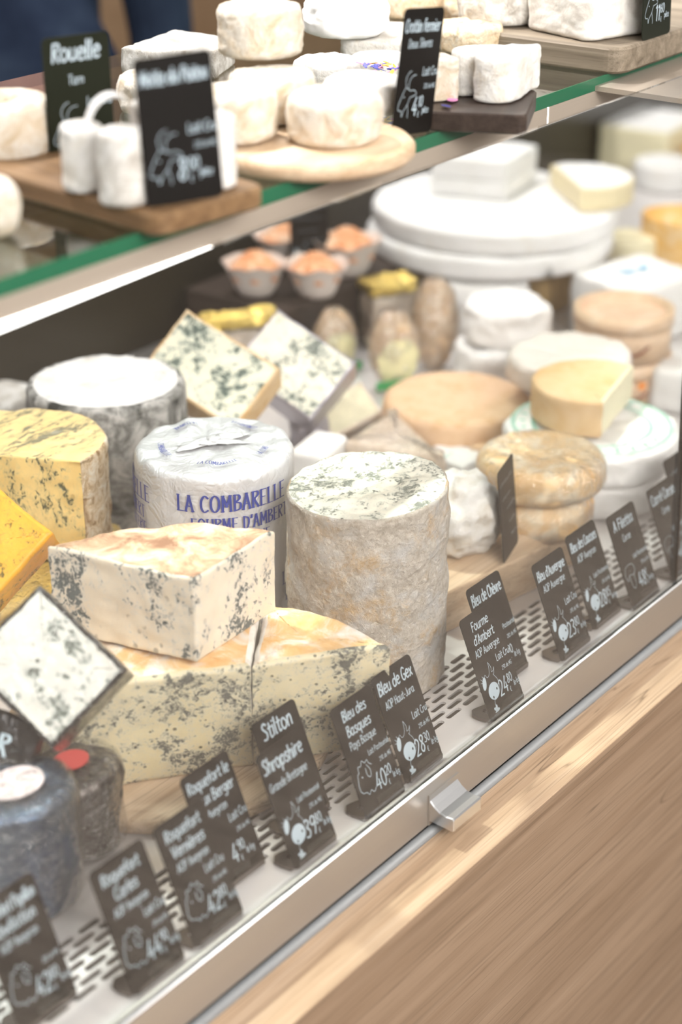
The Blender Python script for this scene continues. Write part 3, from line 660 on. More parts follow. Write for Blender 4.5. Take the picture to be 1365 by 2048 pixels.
# ------------------------------------------------------------------ cheeses on the deck
def circ3(a, b, c):
    ax, ay, bx, by, cx, cy = a[0], a[1], b[0], b[1], c[0], c[1]
    d = 2 * (ax * (by - cy) + bx * (cy - ay) + cx * (ay - by))
    ux = ((ax * ax + ay * ay) * (by - cy) + (bx * bx + by * by) * (cy - ay) + (cx * cx + cy * cy) * (ay - by)) / d
    uy = ((ax * ax + ay * ay) * (cx - bx) + (bx * bx + by * by) * (ax - cx) + (cx * cx + cy * cy) * (bx - ax)) / d
    return ux, uy, math.hypot(ax - ux, ay - uy)
def film(parent, pts, h, d=.0008, bev=.003, mat='film', z=.0, seed=0, amp=.0006, bulge=0):
    N = outn(pts); q = [(p[0] + n[0] * d, p[1] + n[1] * d) for p, n in zip(pts, N)]
    s = slab(q, h + d, bev=bev, nz=6, nr=8, amp=amp, sc=90, seed=seed + 3, bulge=bulge)
    o = mesh('plastic_film', s[0], s[1], M[mat], parent); o.location.z = z
    return o
# Fourme d'Ambert: upright cylinder, sliced slightly askew
FO = V((1.157, .838, .0005))
thing('fourme_cylinder', 'tall upright blue cheese cylinder with cut marbled top and velvety grey rind', 'cheese', FO, 0,
      slab(circle(.0645, 144), .166, bev=.0025, nz=50, nr=26, amp=.0022, sc=42, seed=1, topf=lambda x, y: .05 * x - .03 * y),
      {'side': ('rind', M['fourme_rind']), 'bottom': ('rind', M['fourme_rind']), 'top': ('cut_face', M['fourme_cut'])})
# La Combarelle: foil-wrapped cylinder with blue print
CO = V((1.136, .979, .0005)); CR, CHT = .0655, .170
def topc(x, y):
    r = math.hypot(x, y) / CR; a = math.atan2(y, x)
    return .0016 * max(0, r - .25) * math.sin(a * 9 + 5 * noise.noise(V((x * 30, y * 30, 0)))) + .0025 * noise.noise(V((x * 60, y * 60, 3)))
co = thing('wrapped_cylinder', 'foil wrapped cheese cylinder printed LA COMBARELLE in blue', 'cheese', CO, 0,
      slab(circle(CR, 120), CHT, bev=.006, nz=40, nr=24, amp=.0006, sc=75, seed=4, topf=topc, kb=4),
      {'side': ('foil_wrap', M['foil_white']), 'bottom': ('foil_wrap', M['foil_white']), 'top': ('foil_lid', M['foil_white'])})
a0 = math.atan2(-.979 + .0, -1.136)             # towards the customer
def oncyl(u, v): a = a0 + u / CR; r = CR + .0022; return V((r * math.cos(a), r * math.sin(a), v))
T = lambda t, u, v, h: (lambda q: (q.text(t, u, v, h, .14, 'l', .40, 0, 0, .83, True), q.build('side_print', M['ink_blue'], co.children[0], oncyl)))(Pen())
T('LA COMBARELLE', -.030, .1405, .0142); T("FOURME D'AMBERT", -.019, .1235, .0112); T('LAITERIE', .012, .110, .0095)
T('COMBARELLE', -.134, .1385, .0142); T("FOURME D'AMBERT", -.152, .1225, .0112); T('LAITERIE', -.098, .110, .0095)
T('LA COMBARELLE', .090, .088, .0142); T('LAITERIE', .060, .060, .0120); T('FOURME', .064, .044, .0120); T('FOURME', -.04, .06, .0120)
lid_ = []
for k_, t_ in enumerate(('LA COMBARELLE', 'LA COMB', 'COMBARELLE', 'LA COMBAR', 'COMBARELLE')): p = Pen(); lid_.append(p); p.text(t_, k_ * .054, 0, .0050, .13, 'l', .4, 0, 0, .8, True)
def onlid(u, v): a = a0 - .3 + u / .043; r = .043 + v; x, y = r * math.cos(a), r * math.sin(a); return V((x, y, CHT + .0028 + topc(x, y)))
for p in lid_: p.build('lid_print', M['ink_blue'], co.children[1], lambda u, v: onlid(u, -v + .003))
fv, ff = [], []                                  # folded flap of foil lying across the lid
for k_, (r_, ww, aa) in enumerate(((.034, .013, -.35), (.030, .010, 2.3))):
    b0 = len(fv); dx = V((math.cos(aa), math.sin(aa), 0)); dy = V((-math.sin(aa), math.cos(aa), 0))
    for i in range(17):
        t = i / 16 * 2 - 1
        for j in range(5):
            q = dx * (r_ * t) + dy * (ww * (j / 4 - .2) * (1 - t * t * .6)) + V((0, 0, CHT + .0022 + .0045 * math.sin(PI * j / 4.6) * (1 - t * t) + .001 * noise.noise(V((t * 4, j, k_)))))
            fv.append(q)
    for i in range(16):
        for j in range(4): ff.append((b0 + i * 5 + j, b0 + (i + 1) * 5 + j, b0 + (i + 1) * 5 + j + 1, b0 + i * 5 + j + 1))
mesh('foil_fold', fv, ff, M['foil_white'], co, True)
MB().tube([V((.004 * math.cos(i), .004 * math.sin(i), CHT + .002 + i * .0008)) for i in range(7)], [.003, .004, .0042, .004, .0035, .003, .002], 7).build('foil_knot', M['foil_white'], co, True)
# grey cylinder with white bloom
thing('grey_rind_cylinder', 'round cheese with powdery white top and charcoal grey sides behind the foil wrapped one', 'cheese', V((1.224, 1.188, .0005)), 0,
      slab(circle(.0735, 130), .150, bev=.007, nz=34, nr=24, amp=.0022, sc=55, seed=6, kb=4),
      {'side': ('rind', M['grey_rind']), 'bottom': ('rind', M['grey_rind']), 'top': ('bloom', M['white_bloom'])})
# golden Stilton-like block on a flat wrapped piece
cx, cy, R_ = 1.07, 1.138, .073
A_ = V((1.068 - cx, 1.066 - cy)); dirv = V((-.44, .9)).normalized()
tB = -2 * A_.dot(dirv); B_ = A_ + dirv * tB
aA, aB = math.degrees(math.atan2(A_.y, A_.x)), math.degrees(math.atan2(B_.y, B_.x))
while aB < aA: aB += 360
pts, tg = path([(arc(0, 0, A_.length, aA, aB, 60), 'side'), ([tuple(B_), tuple(A_)], 'cut')], .003)
thing('golden_blue_block', 'golden veined blue cheese block with crusty tan rind at the left edge', 'cheese', V((cx, cy, .0612)), 0,
      slab(pts, .095, tg, bev=.0018, nz=26, nr=16, amp=.0016, sc=70, seed=9),
      {'side': ('rind', M['stilton_rind']), 'bottom': ('rind', M['stilton_rind']), 'cut': ('cut_face', M['stilton_cut']), 'top': ('top_face', M['stilton_top'])})
pts, tg = path([([(.945, 1.065), (1.055, 1.048), (1.145, 1.10), (1.145, 1.185), (.95, 1.2), (.945, 1.065)], 'cut')], .006)
pts = [(x - 1.04, y - 1.12) for x, y in pts]
o = thing('yellow_blue_slab', 'flat yellow veined cheese in cling film under the golden block', 'cheese', V((1.04, 1.12, .0005)), 0, slab(pts, .059, tg, bev=.006, nz=8, nr=10, amp=.001, seed=3), {'cut': ('paste', M['shropshire_pale']), 'top': ('paste', M['shropshire_pale']), 'bottom': ('paste', M['shropshire_pale'])})
film(o, pts, .059, .0006, .006)
def tilted(name, label, px, py, depth, ang, sx, sy, th, face, sides, up=.0, rim=None, bev=.003, seed=0, amp=.0008, filmed=False, facename='cut_face', sidename='wrap'):
    """a block whose broad face looks at the viewer's side; ang is the turn of its long edge"""
    o = atd(px, py, depth); n = (-FWD * (1 - up) + V((0, 0, 1)) * up).normalized()
    x = RIGHT * math.cos(ang) + UP * math.sin(ang)
    m4 = frame4(o - n * th, x, n)
    pts, tg = path([([(-sx / 2, -sy / 2), (sx / 2, -sy / 2)], 'side'), ([(sx / 2, -sy / 2), (sx / 2, sy / 2)], 'right'), ([(sx / 2, sy / 2), (-sx / 2, sy / 2)], 'back'), ([(-sx / 2, sy / 2), (-sx / 2, -sy / 2)], 'left')], .003)
    s = {'side': (sidename, sides), 'right': (sidename, sides), 'back': (sidename, sides), 'left': (sidename, sides), 'bottom': (sidename, sides), 'top': (facename, face)}
    t = thing(name, label, 'cheese', (0, 0, 0), 0, slab(pts, th, tg, bev=bev, nz=10, nr=18, amp=amp, sc=70, seed=seed), s, None, m4)
    if rim:
        for w_, side in rim: pass
    if filmed: film(t, pts, th, .0007, bev, 'film_thin', seed=seed)
    return t
tilted('orange_blue_wedge', 'deep orange veined cheese corner cut off by the left edge', -24, 1082, 1.335, .9, .07, .065, .04, M['shropshire'], M['shropshire'], .25, seed=2, sidename='rind')
# big wheel segment on the round board, in two pieces
WC, WR = V((.923, .79)), .14; NN, TT = V((.6, .8)), V((.8, -.6))
def wpt(t, n): q = TT * t + NN * n; return (q.x, q.y)
h_ = .041; hc = math.sqrt(WR ** 2 - h_ ** 2)
def on_arc(ang): return wpt(WR * math.sin(math.radians(ang)), WR * math.cos(math.radians(ang)))
split_t, split_a = .030, 26
angR = math.degrees(math.asin(hc / WR))
right_ = [([wpt(split_t + .0004, h_), wpt(hc, h_)], 'cut'), ([on_arc(angR - (angR - split_a) * i / 30) for i in range(31)], 'side'), ([on_arc(split_a), wpt(split_t + .0004, h_)], 'join')]
left_ = [([wpt(-hc, h_), wpt(split_t - .0004, h_)], 'cut'), ([wpt(split_t - .0004, h_), on_arc(split_a - 1.5)], 'join'), ([on_arc(split_a - 1.5 + (-angR - split_a + 1.5) * i / 40) for i in range(41)], 'side')]
BT = .0135
for segs, lab, hh, sd in ((left_, 'large marbled blue cheese piece on round board, left of the crack', .088, 11), (right_, 'large marbled blue cheese piece on round board, right of the crack', .087, 14)):
    pts, tg = path(segs, .003)
    thing('blue_wheel_piece', lab, 'cheese', V((WC.x, WC.y, BT)), 0, slab(pts, hh, tg, bev=.0042, nz=30, nr=22, amp=.0014, sc=48, seed=sd, kb=4, topf=lambda x, y: .004 * noise.noise(V((x * 25, y * 25, 1)))),
          {'cut': ('cut_face', M['gex_cut']), 'side': ('rind', M['gex_rind']), 'join': ('rind', M['white_mould']), 'top': ('rind', M['gex_rind']), 'bottom': ('rind', M['gex_rind'])}, 'pieces of the big blue wheel')
rb = MB().prism(circle(.127, 90), 0, .013, .003).build('round_board', M['pale_wood'], None, True, V((.975, .895, .0005))); tag(rb, 'round pale wooden board under the big marbled wheel', 'board')
# wedge with pinkish rind on top of it
zt = BT + .0925
q = {k: at(x, y, zt) for k, (x, y) in dict(tip=(394, 1326), L=(108, 1262), R=(551, 1222)).items()}
ctr = (q['tip'] + q['L'] + q['R']) / 3
P2 = {k: ((v.x - ctr.x), (v.y - ctr.y)) for k, v in q.items()}
mid = V(P2['R']).lerp(V(P2['L']), .5); out = (mid - V(P2['tip'])).normalized() * .022
ux, uy, ur = circ3(P2['R'], tuple(mid + out), P2['L'])
a1, a2 = math.degrees(math.atan2(P2['R'][1] - uy, P2['R'][0] - ux)), math.degrees(math.atan2(P2['L'][1] - uy, P2['L'][0] - ux))
while a2 < a1: a2 += 360
pts, tg = path([([P2['tip'], P2['R']], 'cut'), (arc(ux, uy, ur, a1, a2, 40), 'side'), ([P2['L'], P2['tip']], 'cut')], .0025)
thing('blue_wedge', 'fat wedge of ivory blue cheese with brown pink rind lying on the big wheel', 'cheese', V((ctr.x, ctr.y, zt)), 0,
      slab(pts, .068, tg, bev=.0022, nz=26, nr=22, amp=.0012, sc=60, seed=21, topf=lambda x, y: .035 * (x * .25 + y * .97) + .003 * noise.noise(V((x * 40, y * 40, 2)))),
      {'cut': ('cut_face', M['wedge_cut']), 'side': ('rind', M['wedge_top']), 'top': ('rind', M['wedge_top']), 'bottom': ('rind', M['wedge_top'])})
# foil and film wrapped Roquefort pieces at the lower left
tilted('roquefort_block', 'white blue veined block in black foil tilted on its corner, lower left', 90, 1332, 1.195, -.765, .083, .071, .045, M['roq_cut'], M['black_foil'], .18, seed=5, filmed=True)
t = tilted('black_foil_block', 'black foil wrapped block with pale letter beneath the tilted white block', -22, 1490, 1.20, -.35, .06, .05, .025, M['black_foil'], M['black_foil'], .2, seed=6, facename='foil_front')
p = Pen(); p.text('R', .012, -.004, .014, .16, 'c', .6, 0, 0, 1, True); p.build('lettering', M['print'], t, lambda x, y: V((x, y, .0412)))
o = thing('brown_foil_half', 'brown grey foil wrapped cheese with a red oval sticker', 'cheese', V((.838, .856, .0005)), 0, slab(circle(.033, 64, .031), .066, bev=.007, nz=20, nr=12, amp=.0035, sc=45, seed=7, kb=4, wob=.003),
      {'side': ('foil_wrap', M['brown_foil']), 'top': ('foil_wrap', M['brown_foil']), 'bottom': ('foil_wrap', M['brown_foil'])})
disc_part('sticker', .0135, .0692, M['red_label'], o, (-.001, -.001), .0115); film(o, circle(.0345, 48, .0325), .067, .0012, .007, 'film_thin', seed=9, amp=.003)
o = thing('blue_foil_half', 'blue foil wrapped cheese with a pale pink sticker, front left corner', 'cheese', at(48, 1790, .0005), 0, slab(circle(.040, 64, .038), .088, bev=.008, nz=20, nr=12, amp=.003, sc=45, seed=8, kb=4, wob=.003),
      {'side': ('foil_wrap', M['blue_foil']), 'top': ('foil_wrap', M['blue_foil']), 'bottom': ('foil_wrap', M['blue_foil'])})
disc_part('sticker', .021, .0905, M['pink_label'], o, (0, -.001), .017); film(o, circle(.041, 48, .039), .090, .0012, .008, 'film_thin', seed=10, amp=.003)
# slanted blue cheese halves behind
tilted('cream_blue_block', 'slanting cream blue cheese block with orange rind edge behind the grey cylinder', 420, 738, 1.745, -.62, .112, .078, .05, M['bleu_cut'], M['tan_rind'], .30, seed=12, sidename='rind')
tilted('foil_blue_block', 'slanting pale blue cheese half in violet silver foil, second from the left', 588, 728, 1.815, -.66, .100, .078, .045, M['bleu_cut2'], M['silver_foil'], .30, seed=13)
tilted('butter_yellow_wedge', 'small butter yellow cheese piece in clear film below the foil blue half', 694, 818, 1.87, .6, .06, .045, .035, M['yellow_paste'], M['film_beige'], .45, seed=14, filmed=True, sidename='rind')
o = thing('foil_pouch', 'crumpled violet silver foil pouch between the blue halves and the tall cylinder', 'cheese', at(618, 915, .0005), .3, slab(circle(.025, 48, .02), .05, bev=.012, nz=12, nr=8, amp=.005, sc=45, seed=15, kb=4), M['silver_foil'])
thing('white_paper_wedge', 'white paper edge of a cheese peeking up behind the cut cylinder', 'cheese', at(640, 985, .0005), .2, slab(rrect(.06, .04, .008), .055, bev=.006, nz=8, nr=6, amp=.002, sc=40, seed=31), M['paper'])
# tomme, wrapped wedge, paper
thing('peach_tomme', 'flat round tomme with peach orange rind in the middle of the deck', 'cheese', at(915, 792, .046) * V((1, 1, 0)) + V((0, 0, .0005)), 0, slab(circle(.0775, 110), .046, bev=.008, nz=14, nr=18, amp=.0015, sc=50, seed=16, bulge=.003, kb=4),
      {'side': ('rind', M['tomme_rind']), 'top': ('rind', M['tomme_rind']), 'bottom': ('rind', M['tomme_rind'])})
q = [at(785, 815, .056), at(690, 880, .056), at(893, 912, .056)]; c_ = sum(q, V()) / 3
pts, tg = path([([(q[i].x - c_.x, q[i].y - c_.y) for i in (0, 1, 2, 0)], 'cut')], .004)
o = thing('film_wrapped_wedge', 'beige cheese wedge in shiny cling film before the tomme', 'cheese', V((c_.x, c_.y, .0005)), 0, slab(pts, .056, tg, bev=.009, nz=10, nr=12, amp=.001, seed=17, kb=4), {'cut': ('rind', M['film_beige']), 'top': ('rind', M['film_beige']), 'bottom': ('rind', M['film_beige'])})
film(o, pts, .056, .0008, .009, seed=17)
q = [at(845, 905, .02), at(900, 880, .02), at(985, 905, .02), at(925, 940, .02)]; c_ = sum(q, V()) / 4
o = thing('paper_packet', 'white paper packet with green print and peach end beside the tomme', 'cheese', V((c_.x, c_.y, .0005)), 0, slab(path([([(q[i].x - c_.x, q[i].y - c_.y) for i in (0, 3, 2, 1, 0)], 'side')], .004)[0], .022, bev=.003, nz=4, nr=6, amp=.001), M['paper'])
p = Pen(); [p.stroke([(-.03 + .004 * i, -.002), (-.026 + .004 * i, .003)], .001) for i in range(6)]; p.build('printed_mark', M['ink_green'], o, lambda x, y: V((x, y, .0236)))
MB().box(.012, .03, -.032, -.008, .0, .026).build('peach_end', M['tomme_rind'], o)
# white ball on its board
F_, R2 = at(893, 1186, .04), at(1097, 1090, .04)
c_ = (F_ + R2) / 2 + V((.01, .055, 0))
pts = [(p_.x - c_.x, p_.y - c_.y) for p_ in (F_, R2, R2 + V((.022, .115, 0)), F_ + V((.022, .115, 0)))]
tag(MB().prism(pts, 0, .0395, .0015).build('cheese_board', M['pale_wood'], None, False, V((c_.x, c_.y, .0005))), 'square pale wooden board block under the white cheese ball', 'board')
bp = at(912, 1092, .0405)
def dome(R, H, seed, amp, sc, nu=72, nv=34, squash=.15):
    vs, fs = [V((0, 0, 0))], []
    for k in range(1, nv + 1):
        t = k / nv; a = PI * (squash + (1 - squash) * t)
        for i in range(nu):
            p_ = 2 * PI * i / nu; r = R * math.sin(min(a, PI)) ** .8 if a < PI else 0
            z = H * (math.cos(PI * squash) - math.cos(a)) / (math.cos(PI * squash) + 1)
            d = V((math.cos(p_) * math.sin(a), math.sin(p_) * math.sin(a), -math.cos(a)))
            q_ = V((r * math.cos(p_), r * math.sin(p_), z)); q_ += d * amp * fbm(q_, sc, seed) * (1 if k > 1 else 0)
            q_.z = max(q_.z, 0); vs.append(q_)
    for i in range(nu): fs.append((0, 1 + (i + 1) % nu, 1 + i))
    for k in range(nv - 1):
        for i in range(nu): j = (i + 1) % nu; b_ = 1 + k * nu; fs.append((b_ + i, b_ + j, b_ + nu + j, b_ + nu + i))
    return vs, fs
d_ = dome(.039, .070, 3, .007, 45); o = mesh('goat_cheese_ball', d_[0], d_[1], M['goat_white'], None, True, None, bp); tag(o, 'lumpy white cheese ball on a square wooden board', 'cheese')
card('dark price card seen nearly edge-on before the white cheese ball', at(1022, 1106, .0405), math.radians(17), math.radians(6), title=[], milk=None, fat=None, scribble=True, stand=False)
# two film-wrapped washed-rind rounds
rc = at(1084, 903, .099)
tag(MB().prism(circle(.047, 48), 0, .0255, .0015).build('round_board', M['pale_wood'], None, False, V((rc.x, rc.y, .0005))), 'small thick round board under the two orange rounds', 'board')
for k_, (z_, lab, dx) in enumerate(((.0265, 'lower of two stacked orange rounds in cling film', 0), (.0652, 'upper of two stacked orange rounds in cling film', 0))):
    pts = circle(.0575 if k_ else .052, 90); hr = .034 if k_ else .0375; sh_ = RIGHT * (0 if k_ else -.004)
    o = thing('washed_rind_round', lab, 'cheese', V((rc.x + sh_.x, rc.y + sh_.y, z_)), k_ * 1.3, slab(pts, hr, bev=.011, nz=10, nr=14, amp=.0016, sc=45, seed=18 + k_, bulge=.002, kb=5), {'side': ('rind', M['reblochon']), 'top': ('rind', M['reblochon']), 'bottom': ('rind', M['reblochon'])}, 'stacked washed rind rounds')
    film(o, pts, hr, .0008, .011, seed=40 + k_, bulge=.002)
# paper-wrapped wheels with green print, half cheese on top
wc = at(1184, 850, .066)
for k_, (z_, lab) in enumerate(((.0005, 'lower white paper wrapped wheel under the one with green print'), (.0335, 'white paper wrapped wheel with round green print under the half cheese'))):
    o = thing('wrapped_round', lab, 'cheese', V((wc.x, wc.y, z_)), .4 * k_, slab(circle(.087, 90), .0325, bev=.007, nz=6, nr=12, amp=.003, sc=28, seed=22 + k_, kb=3), M['paper'], 'paper wrapped wheels')
    if k_:
        for r_ in (.080, .0775, .060, .058):
            b = MB(); n = 64
            for rr in (r_, r_ - .0012): b.v += [V((x, y, .0345)) for x, y in circle(rr, n)]
            b.f = [(i, (i + 1) % n, n + (i + 1) % n, n + i) for i in range(n)]; b.build('printed_ring', M['ink_green'], o)
        for i in range(26):
            a = 2 * PI * i / 26; p = Pen(); p.blob(.069 * math.cos(a), .069 * math.sin(a), .0035, .0018, a); p.build('printed_mark', M['ink_green'], o, lambda x, y: V((x, y, .0346)))
A, B, C3 = at(1207, 808, .106), at(1268, 733, .106), at(1082, 782, .106)
ux, uy, ur = circ3(A, C3, B)
a1, a2 = math.degrees(math.atan2(B.y - uy, B.x - ux)), math.degrees(math.atan2(A.y - uy, A.x - ux))
while a2 < a1: a2 += 360
c_ = (A + B + C3) / 3
pts, tg = path([(arc(ux - c_.x, uy - c_.y, ur, a1, a2, 40), 'side'), ([(A.x - c_.x, A.y - c_.y), (B.x - c_.x, B.y - c_.y)], 'cut')], .003)
thing('half_yellow_cheese', 'half round of yellow tan cheese with pale cut face on the green printed paper', 'cheese', V((c_.x, c_.y, .0695)), 0, slab(pts, .038, tg, bev=.004, nz=10, nr=14, amp=.0008, seed=25),
      {'cut': ('cut_face', M['comte_cut']), 'side': ('rind', M['comte_rind']), 'top': ('rind', M['comte_rind']), 'bottom': ('rind', M['comte_rind'])})
# wrapped rounds further back
thing('paper_disc', 'flat round cheese in creased pale paper behind the half cheese', 'cheese', at(1140, 702, .098) * V((1, 1, 0)) + V((0, 0, .0675)), 0, slab(circle(.066, 80), .03, bev=.008, nz=8, nr=12, amp=.004, sc=30, seed=26), M['paper_beige'])
w0 = at(1015, 603, .095)
thing('paper_drum', 'lower paper wrapped drum in a stack of two, right of the bread shaped packs', 'cheese', V((w0.x - .012, w0.y, .0005)), 0, slab(circle(.051, 64), .05, bev=.008, nz=8, nr=10, amp=.005, sc=35, seed=27), M['paper'], 'paper wrapped drums')
thing('paper_drum', 'upper bright white paper wrapped drum in a stack of two', 'cheese', V((w0.x, w0.y, .0535)), .7, slab(circle(.050, 64), .041, bev=.006, nz=8, nr=10, amp=.006, sc=35, seed=28, flare=-.004), M['paper'], 'paper wrapped drums')
card('dark card standing edge-on between white paper drum and wooden box', at(1112, 668, .0005), math.radians(33), .12, title=[], milk=None, fat=None, scribble=True, stand=False)
b0 = at(1252, 610, .105)
def wooden_box(label, loc, lid):
    o = tag(empty('spruce_box', loc), label, 'cheese box', 'round spruce boxes'); n = 72; R, H, t = .0535, .051, .003
    b = MB()
    for rr, z in ((R, 0), (R, H), (R - t, H), (R - t, .004)): b.v += [V((x, y, z)) for x, y in circle(rr, n)]
    for k in range(3):
        for i in range(n): j = (i + 1) % n; b.f.append((k * n + i, k * n + j, (k + 1) * n + j, (k + 1) * n + i))
    b.f.append(tuple(reversed(range(n)))); b.build('box_wall', M['spruce'], o, True)
    b = MB()
    for rr, z in ((R + .0008, H - .017), (R + .0022, H - .017), (R + .0022, H - .001), (R + .0008, H - .001)): b.v += [V((x, y, z)) for x, y in circle(rr, n)]
    for k in range(4):
        for i in range(n): j = (i + 1) % n; b.f.append((k * n + i, k * n + j, ((k + 1) % 4) * n + j, ((k + 1) % 4) * n + i))
    b.build('hoop', M['spruce'], o, True)
    s = slab(circle(R - t - .0004, 60), H - .009, bev=.003, nz=3, nr=12, amp=.001, seed=5); q_ = mesh('cheese_fill', s[0], s[1], M['pink_paste'], o)
    p = Pen(); p.stroke(smooth([(-.018, .018), (-.008, .012), (.006, .012), (.018, .020)]), .004); p.blob(.034, .022, .005, .006) if not lid else None
    p.build('printed_mark', M['ink_red'], o, lambda u, v: V(((R + .0012) * math.cos(a0 - .0 + u / R), (R + .0012) * math.sin(a0 + u / R), v)))
    if not lid: 
        p = Pen(); p.blob(.012, .03, .005, .007); p.build('orange_mark', M['orange_label'], o, lambda u, v: V(((R + .0014) * math.cos(a0 + u / R), (R + .0014) * math.sin(a0 + u / R), v)))
wooden_box('lower round spruce box with an orange mark in a stack of two', V((b0.x, b0.y, .0005)), False)
wooden_box('open upper round spruce box showing pink orange cheese', V((b0.x - .003, b0.y, .0545)), True)
wb_ = at(1275, 545, .075)
o = thing('white_carton', 'square white paper carton with sky blue print at the right', 'cheese', V((wb_.x, wb_.y, .0005)), -.25, slab(path([(rrect(.125, .11, .008) + [rrect(.125, .11, .008)[0]], 'side')], .006)[0], .075, bev=.006, nz=8, nr=8, amp=.002, sc=30, seed=29), M['paper'])
p = Pen(); p.text('Bri', -.012, -.004, .02, .14, 'c', .5); p.blob(.015, .004, .008, .006); p.build('blue_print', M['ink_sky'], o, lambda x, y: V((x, y, .0775)))
thing('paper_square', 'pale paper packet at the right edge behind the green printed wheel', 'cheese', at(1352, 812, .0005), .3, slab(rrect(.055, .055, .01), .05, bev=.006, nz=6, nr=6, amp=.003, sc=30, seed=30), M['paper'])
# brie wheels
bc = at(988, 400, .128)
tag(MB().prism(circle(.118, 64), 0, .070, .002).build('straw_stand', M['straw'], None, False, V((bc.x + .01, bc.y + .01, .0005))), 'straw coloured round stand under the big white brie wheels', 'stand')
for k_, (z_, lab, dx) in enumerate(((.0712, 'lower of two big white brie wheels', -.006), (.1005, 'upper of two big white brie wheels', .004))):
    thing('brie_round', lab, 'cheese', V((bc.x + dx, bc.y, z_)), k_, slab(circle(.157, 120), .028, bev=.007, nz=6, nr=22, amp=.002, sc=30, seed=33 + k_, kb=4), {'side': ('bloom', M['brie_bloom']), 'top': ('bloom', M['brie_bloom']), 'bottom': ('bloom', M['brie_bloom'])}, 'big brie wheels')
q = [at(862, 388, .129), at(1010, 402, .129), at(1072, 362, .129), at(930, 345, .129)]; c_ = sum(q, V()) / 4
for k_ in range(2):
    pts, tg = path([([(q[i].x - c_.x, q[i].y - c_.y) for i in (0, 1)], 'cut'), ([(q[i].x - c_.x, q[i].y - c_.y) for i in (1, 2)], 'cut'), ([(q[i].x - c_.x, q[i].y - c_.y) for i in (2, 3, 0)], 'side')], .005)
    thing('brie_wedge', ('lower' if not k_ else 'upper') + ' of two brie wedges stacked on the big wheels', 'cheese', V((c_.x, c_.y, .1292 + .0245 * k_)), 0, slab(pts, .024, tg, bev=.003, nz=6, nr=10, amp=.0012, seed=35 + k_), {'cut': ('cut_face', M['brie_bloom']), 'side': ('bloom', M['brie_bloom']), 'top': ('bloom', M['brie_bloom']), 'bottom': ('bloom', M['brie_bloom'])}, 'stacked brie wedges')
q_ = at(1165, 352, .158)
pts, tg = path([(arc(0, 0, .066, -100, 120, 40), 'side'), ([arc(0, 0, .066, 120, 120, 1)[0], arc(0, 0, .066, -100, -100, 1)[0]], 'cut')], .004)
thing('half_brie', 'half brie with yellow edge right of the stacked wedges', 'cheese', V((q_.x, q_.y, .1292)), -.9, slab(pts, .03, tg, bev=.004, nz=6, nr=10, amp=.001, seed=37), {'cut': ('cut_face', M['brie_cut']), 'side': ('bloom', M['brie_cut']), 'top': ('bloom', M['brie_bloom']), 'bottom': ('bloom', M['brie_bloom'])})
q_ = at(955, 560, .066)
for k_ in range(2):
    pts = rrect(.12, .05, .016)
    thing('brie_slab', ('lower' if not k_ else 'upper') + ' long brie slab in front of the straw stand', 'cheese', V((q_.x + .004 * k_, q_.y, .0005 + .033 * k_)), -.93, slab(path([(pts + [pts[0]], 'side')], .006)[0], .0325, bev=.005, nz=6, nr=8, amp=.002, sc=35, seed=38 + k_), M['brie_bloom'], 'brie slabs')
q_ = at(1262, 470, .07)
thing('cream_half', 'pale yellow soft cheese beside the lower brie wheel', 'cheese', V((q_.x, q_.y, .0005)), 0, slab(circle(.035, 40), .07, bev=.006, nz=6, nr=8, amp=.001, seed=41), M['yellow_paste'])
thing('orange_cylinder', 'tall orange rind cheese cylinder at the right edge', 'cheese', at(1352, 425, .095) * V((1, 1, 0)) + V((0, 0, .0005)), 0, slab(circle(.043, 64), .095, bev=.006, nz=16, nr=10, amp=.002, sc=50, seed=42), M['orange_rind'])
o = at(1300, 322, .0005)
thing('beige_block', 'large beige cheese block blurred in the far right background', 'cheese', o, .1, slab(rrect(.16, .12, .006), .07, bev=.003, nz=6, nr=8, amp=.001, seed=43), {'side': ('paste', M['yellow_paste']), 'top': ('rind', M['brie_bloom']), 'bottom': ('rind', M['brie_bloom'])})
for k_, (px, py, r_, h__, mt, lab) in enumerate(((1165, 292, .040, .05, 'orange_rind', 'orange round blurred behind the half brie'), (1330, 372, .05, .04, 'brie_bloom', 'white round blurred behind the orange cylinder'), (1235, 262, .05, .03, 'comte_rind', 'tan round blurred far back beside the beige block'), (1400, 345, .03, .045, 'orange_rind', 'orange round blurred at the far right edge'))):
    thing('distant_round', lab, 'cheese', at(px, py, .0005), 0, slab(circle(r_, 40), h__, bev=.005, nz=5, nr=6, amp=.001, seed=44 + k_), M[mt])
thing('grey_packet', 'grey foil packet at the left edge behind the golden block', 'cheese', at(10, 880, .0005), .2, slab(rrect(.08, .06, .012), .055, bev=.01, nz=8, nr=8, amp=.004, sc=40, seed=48), M['goat_grey'])
